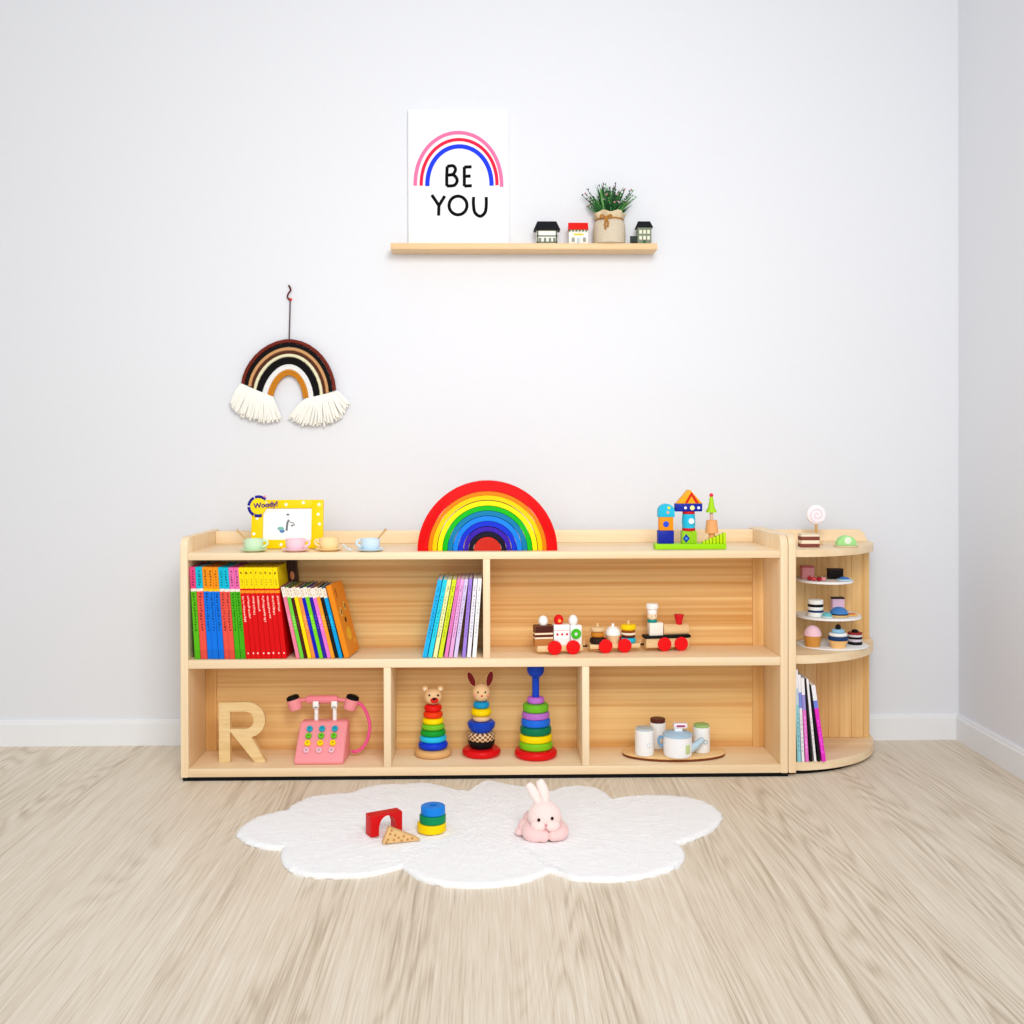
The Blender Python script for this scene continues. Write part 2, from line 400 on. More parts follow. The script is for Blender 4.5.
# red-roofed shop
h = thing('miniature_house', 'miniature white shop house with bright red roof', 'ornament', house_origin(578.5), group='miniature houses on the wall shelf')
w = 58*sc; zt = 82*sc
b = B(); b.box(-w, w, 0, .028, 0, zt, mat((246,244,236), .6, name='house_wall'), .0006); b.build('wall', h)
b = B(); v0 = [(-60*sc, -.004, zt), (60*sc, -.004, zt), (60*sc, .032, zt), (-60*sc, .032, zt), (-60*sc, .014, 132*sc), (60*sc, .014, 132*sc)]
b.raw(v0, [(0,3,2,1), (0,1,5,4), (1,2,5), (2,3,4,5), (3,0,4)], mat((232,26,22), .5, .1, 300, .2, name='red_roof')); b.build('roof', h)
b = B(); b.box(-30*sc, 30*sc, -.0016, 0, 50*sc, 60*sc, mat((230,205,60), .5, name='sign_yellow')); b.build('sign', h, label='yellow sign strip')
b = B(); b.box(-10*sc, 8*sc, -.0016, 0, 0, 36*sc, mat((190,200,205), .4, name='door_grey')); b.build('door', h)
for xx in (-32, 36):
    b = B(); b.box((xx-9)*sc, (xx+9)*sc, -.0016, 0, 10*sc, 36*sc, mat((150,150,140), .4, name='window_grey')); b.build('window', h)
b = B()
for k in range(6): b.box((-58+k*20)*sc, (-48+k*20)*sc, -.0052, -.0035, 72*sc, 84*sc, mat((70,110,60), .5, name='awning_green'))
b.build('awning', h, label='green and red striped awning edge')
# grey-green town house
h = thing('miniature_house', 'narrow miniature grey-green house with black roof, right of the potted plant', 'ornament', house_origin(643), group='miniature houses on the wall shelf')
h.location.x = X(644.5, HY, 240)
w = 42*sc; zt = 98*sc
b = B(); b.box(-w, w, 0, .026, 0, zt, mat((128,138,118), .6, name='house_sage'), .0006); b.build('wall', h)
b = B(); hip(b, 52*sc, 36*sc, .018, .008, zt, 138*sc, ROOFB); b.build('roof', h)
b = B(); b.prism([(-88*sc, 0), (-w, 0), (-w, 62*sc), (-56*sc, 50*sc), (-84*sc, 24*sc)], .004, .022, mat((48,56,50), .6, name='lean_to')); b.build('side_wing', h, label='dark sloping side wing')
for xx in (-24, 0, 24):
    for zz in (34, 70):
        b = B(); b.box((xx-8)*sc, (xx+8)*sc, -.0014, 0, (zz-10)*sc, (zz+12)*sc, mat((232,230,205), .4, name='window_cream')); b.build('window', h)
b = B(); b.box(-10*sc, 8*sc, -.0016, 0, 0, 20*sc, mat((60,96,60), .5, name='door_green')); b.build('door', h)

# potted plant
pot = thing('potted_plant', 'small green plant with pink buds in a burlap-wrapped pot tied with ribbon', 'plant', (X(609.3, WSY+.037, 240), WSY+.037, ZL))
BUR = mat((214,200,176), .95, .22, 260, .8, name='burlap')
b = B(); b.lathe([(0,0), (88*sc,0), (96*sc,6*sc), (99*sc,60*sc), (97*sc,120*sc), (84*sc,146*sc), (78*sc,150*sc), (60*sc,148*sc), (0,146*sc)], BUR, seg=32, sy=.36/.36)
b.build('sack', pot)
b = B()
pts = []
n = 40
rim = []
for j, (rr, zz) in enumerate(((78,150), (84,165), (96,190), (86,196), (70,172))):
    rim.append([((rr*(1+.09*math.sin(k*2*pi/n*7+j))*sc*math.cos(2*pi*k/n)), rr*(1+.09*math.sin(k*2*pi/n*7+j))*sc*math.sin(2*pi*k/n), (zz+6*math.sin(5*2*pi*k/n)*(j > 1))*sc) for k in range(n)])
vs = [p for r_ in rim for p in r_]
fs = [(j*n+k, j*n+(k+1) % n, (j+1)*n+(k+1) % n, (j+1)*n+k) for j in range(4) for k in range(n)]
b.raw(vs, fs, mat((226,208,172), .95, .15, 240, .6, name='burlap_collar')); b.build('collar', pot)
RIB = mat((176,120,52), .6, .15, 200, name='ribbon')
b = B(); b.tube([(83*sc*math.cos(a), 83*sc*math.sin(a), 152*sc) for a in [2*pi*k/40 for k in range(40)]], 5*sc, RIB, closed=True); b.build('ribbon', pot, label='brown ribbon')
b = B()
for sgn in (-1, 1): b.tube(smooth([(-30*sc,-86*sc,150*sc), (-30*sc+sgn*26*sc,-92*sc,166*sc), (-30*sc+sgn*34*sc,-92*sc,150*sc), (-30*sc,-86*sc,150*sc)]), 5*sc, RIB, seg=8)
b.tube([(-30*sc,-88*sc,150*sc), (-38*sc,-101*sc,110*sc), (-34*sc,-103*sc,78*sc)], 6*sc, RIB); b.tube([(-30*sc,-88*sc,150*sc), (-18*sc,-102*sc,118*sc), (-22*sc,-103*sc,92*sc)], 6*sc, RIB)
b.build('bow', pot, label='brown ribbon bow')
b = B(); fl = B()
LG = [mat((44,104,50), .6, name='leaf_green'), mat((96,156,84), .6, name='leaf_light'), mat((30,70,44), .6, name='leaf_dark')]
rnd = random.Random(3)
for i in range(170):
    a = rnd.uniform(0, 2*pi); tilt = rnd.uniform(.05, .95); ln = rnd.uniform(.055, .116)*(1 if tilt < .8 else .85)
    base = Vector((rnd.uniform(-.012, .012), rnd.uniform(-.012, .012), 150*sc))
    d = Vector((math.sin(tilt)*math.cos(a)*1.15, math.sin(tilt)*math.sin(a)*.7, math.cos(tilt)))
    mid = base+d*ln*.6; tip = base+d*ln+Vector((0,0,-.004*tilt))
    mm = LG[i % 3]
    if i % 2:
        sd = d.cross(Vector((0,1,.3))).normalized()*rnd.uniform(.0018, .0034)
        b.raw([base, mid+sd, tip, mid-sd, mid+d.cross(sd).normalized()*.0012], [(0,1,4), (1,2,4), (2,3,4), (3,0,4), (0,3,2,1)], mm)
    else:
        b.tube([base, mid, tip], [.0009, .0014, .0006], mm, seg=6)
        for q in range(5):
            c_ = base+d*ln*(.45+.12*q); s2 = Vector((rnd.uniform(-1,1), rnd.uniform(-1,1), .6)).normalized()
            b.ball(c_+s2*.003, (.0022, .0022, .0028), mm, 6, 4)
    if i % 6 == 0:
        for q in range(3): fl.ball(tip+Vector((rnd.uniform(-.003,.003), rnd.uniform(-.003,.003), rnd.uniform(0,.004))), .0022, mat([(214,150,160), (196,120,128), (205,195,215)][q], .6, name='bud'), 8, 5)
b.build('foliage', pot); fl.build('buds', pot, label='pinkish buds')

# ------------------------------------------------------------------ woven rainbow wall hanging
HGY = WALLY-.016
hx, hz = P(220+443/6.4, 280+385/6.4, HGY)
hang = thing('wall_hanging', 'woven rope rainbow wall hanging with white tassels on the wall', 'wall hanging', (hx, HGY, hz))
hsc = 1/(6.4*S(HGY))
def hp(zx, zy): return ((zx-443)*hsc, (385-zy)*hsc)
def rope_mat(c): return mat(c, .9, .25, 500, .8, name='rope')
ROPES = [((150,662), 392, (728,706), [0], 12, (118,44,32)), ((171,670), 416, (704,714), [0], 12, (24,20,20)), ((192,678), 441, (684,722), [0], 11, (214,160,108)),
         ((209,688), 462, (666,728), [0], 8, (92,48,30)), ((226,700), 482, (646,738), [0], 11, (250,236,196)), ((250,724), 517, (616,744), [-12, 0, 12], 11, (20,18,18)),
         ((286,734), 556, (580,750), [-8, 8], 11, (252,252,250)), ((322,742), 590, (547,754), [-9, 9], 11, (206,132,36))]
for L, T, Rr, offs, r, col in ROPES:
    b = B()
    for of in offs:
        pts = []
        for k in range(49):
            t = k/48; a = pi*t; by = (L[1]*(1-t)+Rr[1]*t)
            pk = 10*math.exp(-((t-.5)/.06)**2)*(1 if T < 430 else 0)
            x_ = (L[0]+Rr[0])/2-((Rr[0]-L[0])/2+of)*math.cos(a)+(443-(L[0]+Rr[0])/2)*math.sin(a)*.8
            y_ = by-(by-T+of)*math.sin(a)**(1.16 if T < 500 else 1.28)-pk+8*math.exp(-((t-.5)/.06)**2)*(1 if T < 430 else 0)
            q = hp(x_, y_); pts.append((q[0], 0, q[1]))
        b.tube(pts, [r*hsc*(1+.06*math.sin(k*2.3)) for k in range(49)], rope_mat(col), seg=10)
    b.build('rope_band', hang)
TAS = mat((250,248,240), .95, .08, 400, .5, name='tassel_yarn')
rnd = random.Random(5)
for tops, bots in ((((140,655),(335,738)), ((72,790),(105,850),(190,893),(290,910),(388,898))), (((552,752),(742,704)), ((440,885),(500,922),(600,940),(700,925),(780,885),(822,800)))):
    b = B(); n = 24
    for lay in range(2):
        for k in range(n):
            t = (k+.5*lay)/(n-1)
            t = min(1, t)
            
            q = t*(len(bots)-1); i = min(int(q), len(bots)-2); f = q-i
            bx = bots[i][0]*(1-f)+bots[i+1][0]*f+rnd.uniform(-5, 5); by = bots[i][1]*(1-f)+bots[i+1][1]*f+rnd.uniform(-10, 6)-lay*14
            tx = tops[0][0]*(1-t)+tops[1][0]*t; ty = tops[0][1]*(1-t)+tops[1][1]*t
            y0 = -.003-.007*lay+rnd.uniform(-.003, .002)
            p = [hp(tx, ty+9), hp(tx*.6+bx*.4+rnd.uniform(-3,3), ty*.6+by*.4), hp(bx, by)]
            b.tube(smooth([(p[0][0], y0*.5, p[0][1]), (p[1][0], y0-.003, p[1][1]), (p[2][0], y0, p[2][1])], 4), [7*hsc]+[8.6*hsc]*7+[6*hsc], TAS, seg=7)
    b.build('tassel', hang, label='white yarn tassel')
b = B(); b.tube([(hp(443,392)[0], 0, hp(443,392)[1]), (hp(446,250)[0], .003, hp(446,250)[1]), (hp(447,130)[0], .008, hp(447,130)[1])], 4.5*hsc, mat((96,84,84), .8, name='cord'), seg=8); b.build('hanging_cord', hang)
b = B(); b.ball((hp(451,124)[0], .006, hp(451,124)[1]), 9*hsc, mat((224,36,44), .4, name='red_bead')); b.build('bead', hang, label='small red bead')
b = B(); b.tube(smooth([(hp(447,130)[0], .008, hp(447,130)[1]), (hp(430,108)[0], .008, hp(430,108)[1]), (hp(436,84)[0], .008, hp(436,84)[1]), (hp(450,66)[0], .008, hp(450,66)[1]), (hp(446,48)[0], .009, hp(446,48)[1]), (hp(436,32)[0], .012, hp(436,32)[1])]), 5.5*hsc, mat((92,40,34), .8, name='cord_end'), seg=8); b.build('cord_end', hang, label='dark red-brown cord end')

# ------------------------------------------------------------------ top of the bookshelf
# nested wooden rainbow
RY0 = .035; RYC = RY0+.035
rcx = X(487.5, RY0, 548); rs = 1/S(RY0)
ARCS = [((59.6, 70.0), RED, 'red', 'thick red wooden arch, outermost of the rainbow stacker'),
        ((55.6, 59.3), (252,132,10), 'orange', 'orange wooden arch just inside the red outermost arch of the rainbow'),
        ((50.7, 55.3), (255,208,0), 'yellow', 'golden yellow wooden arch just inside the orange arch of the rainbow'),
        ((45.2, 49.9), (255,236,10), 'yellow', 'lemon yellow wooden arch just outside the green arch of the rainbow'),
        ((40.2, 44.8), (22,190,30), 'green', 'green wooden arch of the rainbow stacker'),
        ((35.0, 39.8), (16,128,178), 'teal', 'teal blue wooden arch just inside the green arch of the rainbow'),
        ((29.8, 34.5), (24,134,240), 'azure', 'azure blue wooden arch inside the teal arch of the rainbow'),
        ((24.6, 29.4), (22,52,214), 'blue', 'royal blue wooden arch inside the azure arch of the rainbow'),
        ((19.2, 23.8), (62,30,176), 'violet', 'violet wooden arch inside the royal blue arch of the rainbow'),
        ((14.3, 18.8), (24,18,40), 'black', 'near-black wooden arch around the centre of the rainbow'),
        ((0, 13.6), (206,44,32), 'brick red', 'brick red wooden half disc at the centre of the rainbow')]
for k, ((r0, r1), col, cn, lab) in enumerate(ARCS):
    b = B(); b.arch(r0*rs, r1*rs, 0, .065, mat(col, .35, .06, 60, name='stained_wood'), bev=.0009)
    tag(b.build('rainbow_arch' if r0 else 'rainbow_half_disc', loc=(rcx, RY0+.002*((k*7) % 3-1), ZT)), lab, 'toy block', 'pieces of the nested wooden rainbow')

# yellow picture frame
FY = .105
fx0, fzt = P(250.5, 500.5, FY); fx1, _ = P(322.5, 500.5, FY)
fw, fh = fx1-fx0, fzt-ZT
frm = thing('photo_frame', 'bright yellow photo frame with white dots and round emblem behind the toy teacups', 'photo frame', ((fx0+fx1)/2, FY, ZT+.0014), (R_(-7), 0, 0))
YF = mat((255,214,0), .4, .04, name='yellow_frame')
ix0, iz1 = P(262, 509, FY); ix1, iz0 = P(311, 540.5, FY)
a0, a1, c0, c1 = ix0-(fx0+fx1)/2, ix1-(fx0+fx1)/2, iz0-ZT, iz1-ZT
b = B()
b.box(-fw/2, a0, 0, .012, 0, fh, YF, .0015); b.box(a1, fw/2, 0, .012, 0, fh, YF, .0015); b.box(a0-.001, a1+.001, 0, .012, 0, c0, YF, .0015); b.box(a0-.001, a1+.001, 0, .012, c1, fh, YF, .0015)
WD = mat((252,250,240), .5, name='white_dot')
for u, v in ((-.30,.93), (-.02,.90), (.22,.94), (.44,.90), (-.42,.62), (-.46,.30), (-.38,.08), (-.08,.08), (.2,.12), (.44,.15), (.45,.5), (.43,.7)):
    b.disc(.0042, -.0006, .001, WD, c=(u*fw, 0, v*fh), axis='y', seg=14)
b.build('border', frm)
b = B(); b.box(a0+.0005, a1-.0005, .005, .009, c0+.0005, c1-.0005, mat((252,252,252), .3, name='photo_paper'))
GD = mat((120,126,134), .5, name='print_grey'); TL = mat((130,190,185), .5, name='print_teal'); BL = mat((90,130,190), .5, name='print_blue')
mx_, mz_ = (a0+a1)/2, (c0+c1)/2
b.tube([(mx_-.002, .0049, mz_-.018), (mx_+.000, .0049, mz_+.004), (mx_+.004, .0049, mz_+.012)], .003, GD, flat=(0,1,0)); b.disc(.0045, .0042, .006, GD, c=(mx_+.001, 0, mz_+.026), axis='y', sy=.6)
b.tube([(mx_+.006, .0049, mz_+.006), (mx_+.016, .0049, mz_+.003), (mx_+.020, .0049, mz_-.004)], .0014, GD, flat=(0,1,0)); b.disc(.004, .0042, .006, GD, c=(mx_+.013, 0, mz_-.004), axis='y', sy=.6)
b.disc(.009, .0042, .006, TL, c=(mx_-.018, 0, mz_-.012), axis='y', sy=.6); b.disc(.007, .0044, .006, BL, c=(mx_-.014, 0, mz_-.019), axis='y', sy=.7)
b.build('photo', frm, label='white photo with small grey and teal marks')
b = B(); b.box(-.012, .012, .012, .016, .01, fh*.8, YF); b.box(-.012, .012, .03, .034, .004, fh*.6, YF); b.box(-.012, .012, .012, .034, fh*.6-.004, fh*.6, YF); b.build('stand', frm)
ex, ez = P(257.5, 507, FY); ex -= (fx0+fx1)/2; ez -= ZT
em = B(); er = 9.5/S(FY)
em.disc(er*.86, -.004, .0, mat((255,222,20), .4, name='emblem_yellow'), c=(ex, 0, ez), axis='y')
NAVY = mat((30,32,140), .4, name='emblem_navy')
for a0_, a1_ in ((.25, .62), (.66, .98), (1.02, 1.34), (1.38, 1.62)):
    em.tube([(ex+er*math.cos(pi*a), -.003, ez+er*math.sin(pi*a)) for a in [a0_+(a1_-a0_)*k/10 for k in range(11)]], er*.16, NAVY, flat=(0,1,0))
em.tube([(ex+er*.45, -.003, ez+er*.95), (ex+er*.75, -.003, ez+er*1.05)], er*.12, mat((230,150,150), .4, name='emblem_pink'), flat=(0,1,0))
emo = em.build('emblem', frm, label='round yellow emblem with navy rim')
fc = bpy.data.curves.new('emblem_text', 'FONT'); fc.body = 'Woody!'; fc.size = .026; fc.extrude = .0006; fc.align_x = 'LEFT'; fc.offset = .0006
to = bpy.data.objects.new('emblem_text', fc); C.objects.link(to)
dg = bpy.context.evaluated_depsgraph_get(); tme = bpy.data.meshes.new_from_object(to.evaluated_get(dg)); bpy.data.objects.remove(to); bpy.data.curves.remove(fc)
tme.materials.clear(); tme.materials.append(mat((74,30,130), .4, name='emblem_lettering'))
lo = bpy.data.objects.new('lettering', tme); C.objects.link(lo); lo.parent = emo; wid = max(v.co.x for v in tme.vertices); k_ = (24/S(FY))/wid
lo.scale = (k_, k_, k_); lo.location = (ex-er*.45, -.0055, ez-.006); lo.rotation_euler = (pi/2, R_(-6), 0); lo['label'] = 'purple lettering'

# toy tea cups
def cup_set(px, Y, col, word, handle, where):
    s_ = 1/S(Y); cx = X(px, Y, 545); m = mat(col, .35, .02, name='toy_cup'); 
    z = ZT
    sau = B(); sau.lathe([(0,0), (8*s_,0), (13.2*s_,2.2*s_), (13.6*s_,3.0*s_), (13.0*s_,3.0*s_), (8*s_,1.4*s_), (0,1.2*s_)], m, seg=36)
    tag(sau.build('saucer', loc=(cx, Y, z)), '%s saucer under the %s toy teacup' % (word, word), 'saucer', 'toy saucers on the bookshelf')
    cupo = thing('teacup', '%s toy teacup %s' % (word, where), 'cup', (cx, Y, z+1.2*s_), group='toy teacups on the bookshelf')
    q = B(); q.lathe([(0,0), (6.2*s_,0), (8.6*s_,2*s_), (9.6*s_,6*s_), (9.8*s_,11.5*s_), (9.0*s_,11.5*s_), (8.6*s_,6*s_), (7*s_,2*s_), (0,1.2*s_)], m, seg=36); q.build('bowl', cupo)
    q = B(); q.tube(smooth([(handle*9.2*s_, 0, 9.5*s_), (handle*13*s_, 0, 9.5*s_), (handle*13.6*s_, 0, 6*s_), (handle*9*s_, 0, 3.2*s_)]), 1.2*s_, m, seg=10); q.build('handle', cupo)
    return cx, z+1.2*s_, s_
g = cup_set(253.5, .035, (214,240,205), 'pale green', 1, 'in front of the yellow photo frame, left side')
p_ = cup_set(295.5, .035, (250,214,226), 'pale pink', 1, 'in front of the yellow photo frame, middle')
c_ = cup_set(329, .05, (255,226,170), 'cream yellow', -1, 'beside the right edge of the photo frame')
l_ = cup_set(370.5, .03, (214,236,250), 'pale blue', -1, 'standing alone left of the rainbow')
SPN = mat((205,165,115), .45, name='spoon_wood')
def spoon(pts, r, lab, m=SPN):
    t = thing('teaspoon', lab, 'spoon', pts[0], group='toy teaspoons on the bookshelf')
    o = Vector(pts[0]); q = [tuple(Vector(p)-o) for p in pts]
    b = B(); b.tube(q, [r*.8]*(len(q)-1)+[r*1.15], m, seg=8); b.build('spoon_handle', t)
    d = (Vector(q[1])-Vector(q[0])).normalized(); b = B(); b.ball((-d*r*1.0), (r*1.9, r*1.9, r*1.3), m, 14, 8); b.build('spoon_bowl', t)
cx, cz, s_ = g; spoon([(cx-1*s_, .033, cz+3.2*s_), (cx-8*s_, .036, cz+11.5*s_), (cx-17*s_, .038, cz+20.5*s_)], 1.0*s_, 'wooden teaspoon leaning left out of the pale green cup')
cx, cz, s_ = l_; spoon([(cx+1*s_, .030, cz+3.2*s_), (cx+8*s_, .034, cz+12*s_), (cx+15.5*s_, .038, cz+21*s_)], 1.0*s_, 'wooden teaspoon leaning right out of the pale blue cup')
cx, cz, s_ = c_; spoon([(cx+21*s_, .03, ZT+1.9*s_), (cx+18*s_, .036, ZT+3*s_), (cx+14.5*s_, .045, ZT+6*s_)], 1.0*s_, 'pale blue spoon lying propped on the cream yellow saucer edge', mat((214,226,232), .4, name='spoon_pale'))

# building block castle on a green base
BY = .045; bs = 1/(6.4*S(BY)); bx = X(641.5+320/6.4, BY, 548)
def bu(zx): return (zx-320)*bs
def bz(zy): return (447-zy)*bs
LIME = mat((158,222,16), .4, name='lime_paint'); TURQ = mat((40,190,226), .4, name='turquoise_paint'); ROY = mat((22,40,160), .4, name='navy_paint')
base = thing('block_base', 'lime green base board with a stepped comb end under the toy blocks', 'toy base', (bx, BY, ZT), group='toy block village')
b = B(); b.box(bu(88), bu(546), 0, .045, 0, bz(412), LIME, .002); b.build('board', base)
for k in range(7):
    zx = 395+k*22; top = 408-k*9-12
    b = B(); b.box(bu(zx), bu(zx+18), .004, .022, bz(412), bz(top), mat((190,226,10), .4, name='lime_comb'), .0008); b.build('comb_step', base)
def blk(name, fn, lab, y=.023, cat='toy block'):
    b = B(); fn(b); return tag(b.build(name, loc=(bx, BY+y, ZT)), lab, cat, 'toy block village')
zb = 412
blk('toy_block', lambda b: b.box(bu(110), bu(212), -.014, .014, bz(zb), bz(327), ROY, .002), 'navy blue cube block at the bottom left of the block village')
def f(b): b.box(bu(118), bu(208), -.013, .013, bz(327), bz(240), mat((250,150,20), .4, name='orange_paint'), .002); b.disc(19*bs, -.0145, -.012, mat((40,80,220), .4, name='blue_dot'), c=(bu(160), 0, bz(286)), axis='y', rnd=.0002)
blk('toy_block', f, 'orange cube block with a blue dot on the navy block')
def f(b):
    b.prism([(bu(112), bz(240)), (bu(216), bz(240))]+[(bu(164)+52*bs*math.cos(a), bz(205)+50*bs*math.sin(a)) for a in [pi*k/20 for k in range(21)]], -.014, .014, TURQ, 'xz', .001)
    b.disc(9*bs, -.0152, -.013, mat(YEL, .4, name='yellow_dot'), c=(bu(178), 0, bz(180)), axis='y', rnd=.0002); b.disc(9*bs, -.0152, -.013, mat((240,180,150), .4, name='peach_dot'), c=(bu(172), 0, bz(210)), axis='y', rnd=.0002)
blk('toy_block', f, 'turquoise round-topped block on the orange cube')
def f(b):
    b.box(bu(264), bu(360), -.014, .014, bz(zb), bz(330), mat((150,206,30), .4, name='green_paint'), .002)
    b.prism([(bu(268), bz(378)), (bu(290), bz(406)), (bu(312), bz(378)), (bu(290), bz(350))], -.0152, -.013, ROY, 'xz'); b.disc(10*bs, -.0162, -.0145, mat((60,140,240), .4, name='sky_dot'), c=(bu(290), 0, bz(378)), axis='y', rnd=.0002)
blk('toy_block', f, 'green cube block with a blue diamond on the lime base')
blk('toy_disc', lambda b: b.disc(42*bs, bz(330), bz(312), mat((206,24,30), .4, name='red_paint')), 'lower red disc under the turquoise barrel block')
def f(b): b.lathe([(0, bz(312)), (40*bs, bz(312)), (44*bs, bz(268)), (40*bs, bz(222)), (0, bz(222))], TURQ); b.disc(18*bs, -.0192, -.012, mat((250,250,250), .4, name='white_dot'), c=(bu(322)-bu(312), 0, bz(266)), axis='y', rnd=.0002)
o = blk('toy_barrel', f, 'turquoise barrel block with a white dot between two red discs'); o.location.x += bu(312)
o2 = bpy.data.objects['toy_disc']; o2.location.x += bu(312)
o = blk('toy_disc', lambda b: b.disc(40*bs, bz(222), bz(205), mat((206,24,30), .4, name='red_paint')), 'upper red disc directly under the dark blue bar block'); o.location.x += bu(312)
def f(b):
    b.box(bu(222), bu(396), -.013, .013, bz(205), bz(153), ROY, .002)
    for zx, c in ((286, (250,240,235)), (330, (250,238,160)), (371, (250,250,250))): b.disc((9 if zx != 330 else 15)*bs, -.0142, -.012, mat(c, .4, name='dot'), c=(bu(zx), 0, bz(181)), axis='y', rnd=.0002)
blk('toy_block', f, 'dark blue bar block with three pale dots under the roof')
def f(b):
    b.prism([(bu(230), bz(153)), (bu(396), bz(153)), (bu(318), bz(66)), (bu(304), bz(66))], -.013, .013, mat((252,170,20), .4, name='roof_orange'), 'xz', .001)
    b.prism([(bu(282), bz(150)), (bu(300), bz(150)), (bu(325), bz(105)), (bu(352), bz(150)), (bu(374), bz(150)), (bu(325), bz(78))], -.0138, -.012, mat((214,30,20), .4, name='roof_red'), 'xz')
blk('toy_roof', f, 'orange and red triangular roof block on the dark blue bar')
def f(b):
    b.lathe([(0, bz(412)), (20*bs, bz(412)), (20*bs, bz(352)), (24*bs, bz(350)), (43*bs, bz(345)), (34*bs, bz(262)), (0, bz(260))], mat((240,170,110), .5, .1, 90, name='peach_wood'))
o = blk('toy_pot', f, 'peach striped tapering pot block under the small green tree'); o.location.x += bu(462)
tr = thing('toy_tree', 'small lime green toy tree with a red tip on the peach pot', 'toy tree', (bx+bu(460), BY+.023, ZT), group='toy block village')
b = B(); b.lathe([(0, bz(260)), (11*bs, bz(260)), (11*bs, bz(214)), (0, bz(214))], mat((226,190,170), .5, name='trunk_pale')); b.build('trunk', tr)
b = B(); b.lathe([(0, bz(214)), (36*bs, bz(212)), (34*bs, bz(204)), (22*bs, bz(180)), (16*bs, bz(150)), (11*bs, bz(112)), (0, bz(110))], mat((170,220,30), .4, name='tree_lime')); b.build('crown', tr)
b = B(); b.ball((0, 0, bz(101)), 13*bs, mat((240,50,80), .4, name='red_tip')); b.build('tip', tr, label='red ball tip')
zq = bz(353)
# comb bars stop short of the pot
# ------------------------------------------------------------------ books
PAGE = mat((250,246,236), .8, .05, 300, name='paper')
def book(x0, Y, w, h, d, bands, lean, z, lab, group, marks=None, yaw=0, face=None, seed=1):
    """lean > 0: top to the right; x0 = x of the low corner of the spine"""
    t = thing('book', lab, 'book', (x0, Y, z+.0006), (0, R_(lean), R_(yaw)), group)
    xa = -w if lean > 0 else 0; xb = xa+w; c = .0012
    b = B()
    for z0, z1, m in bands:
        b.prism([(xa, 0), (xb, 0), (xb, d), (xb-c, d), (xb-c, c), (xa+c, c), (xa+c, d), (xa, d)], z0*h, z1*h, m, 'xy')
    rg = random.Random(seed)
    for (z0, z1, m, n) in (marks or ()):
        for k in range(n):
            zz = z0+(z1-z0)*(k+.2)/n; ww = w*rg.uniform(.2, .42); xc = xa+w*.5+rg.uniform(-.08, .08)*w
            b.box(xc-ww/2, xc+ww/2, -.0003, .0002, zz*h, (zz+(z1-z0)/n*rg.uniform(.4, .8))*h, m)
    if face: face(b, xa, xb)
    b.build('cover', t)
    b = B(); b.box(xa+c+.0001, xb-c-.0001, c+.0001, d-.003, .003, h-.003, PAGE); b.build('pages', t)
    return t
class Row:                                   # books side by side, fanning out without touching
    def __init__(s, px, py, Y): s.x = P(px, py, Y)[0]; s.prev = None
    def place(s, w, h, lean, gap=.0004):
        c = math.cos(R_(lean))
        if lean <= 0:
            if s.prev is not None: s.x += s.prev[0]/math.cos(R_(s.prev[1]))+max(h, s.prev[2])*max(0, math.sin(R_(s.prev[1]-lean)))+gap
            x = s.x
        else:
            if s.prev is not None: s.x += w/c+max(h, s.prev[2])*max(0, math.sin(R_(s.prev[1]-lean)))+gap
            x = s.x
        s.prev = (w, lean, h); return x
def cm(c): return mat(c, .4, .05, 80, name='book_cover')
BKY = .012
G1 = 'tall books at the left end of the upper shelf'
sB = 1/S(BKY)
WM = mat((250,240,235), .5, name='print_white'); KM = mat((30,26,24), .5, name='print_black')
PINKS, CYAN, ORANGE = (236,70,130), (10,190,220), (250,150,20)
seq = []
def two(top, bot, lab, w, mk): seq.append((top, bot, lab, w, mk))
two(PINKS, (90,190,20), 'leftmost tall book, pink over green spine, against the bookshelf side', 5.6, KM)
two(CYAN, (240,84,70), 'tall book, cyan over red spine, second from the left end', 7.0, KM)
for k, w_ in enumerate(('left', 'middle', 'right')): two(ORANGE, (10,120,236), 'tall book with orange over blue spine, %s of the three alike' % w_, 5.5, KM)
for w_ in ('left', 'right'): two(CYAN, (240,84,70), 'tall cyan over red spined book, %s of the pair after the blue ones' % w_, 5.4, KM)
for w_ in ('left', 'right'): two((240,110,180), (70,180,20), 'tall pink over green spined book, %s of the pair before the red row' % w_, 5.2, KM)
hh = .243
row = Row(195.0, 657, BKY)
def dark(c, k=.62): return cm(tuple(int(v*k) for v in c))
for i, (top, bot, lab, w_, mk) in enumerate(seq):
    ln = -3.2-.16*i; w = w_*sB*.93; h_ = hh-.0003*i
    book(row.place(w, h_, ln), BKY+.0015*(i % 3), w, h_, .15, [(0,.10,cm(tuple(int(v*.94) for v in bot))), (.10,.735,cm(bot)), (.735,.765,cm((250,235,225) if top != ORANGE else (252,200,20))), (.765,1,cm(top))], ln, ZM, lab, G1,
         marks=[(.3,.72,dark(bot),14), (.79,.97,dark(top),6)], seed=i)
ords = ['first', 'second', 'third', 'fourth', 'fifth', 'sixth', 'seventh', 'eighth']
for i in range(8):
    ln = -4.8-.15*i; w = 5.02*sB*.925
    book(row.place(w, hh-.002, ln), BKY+.001*(i % 2), w, hh-.002, .15, [(0,.72,cm((222,6,12))), (.72,.75,cm((250,150,30))), (.75,.77,cm((222,6,12))), (.77,1,cm((255,222,0)))], ln, ZM,
         'tall red book with yellow spine top, %s from the left in the row of eight' % ords[i], 'red and yellow book series',
         marks=[(.40+.06*((i*5) % 4)/1.5,.69,cm((250,205,190)),13), (.045,.075,WM,1), (.925,.955,KM,2), (.80,.88,cm((200,176,20)),3)], seed=i+20)
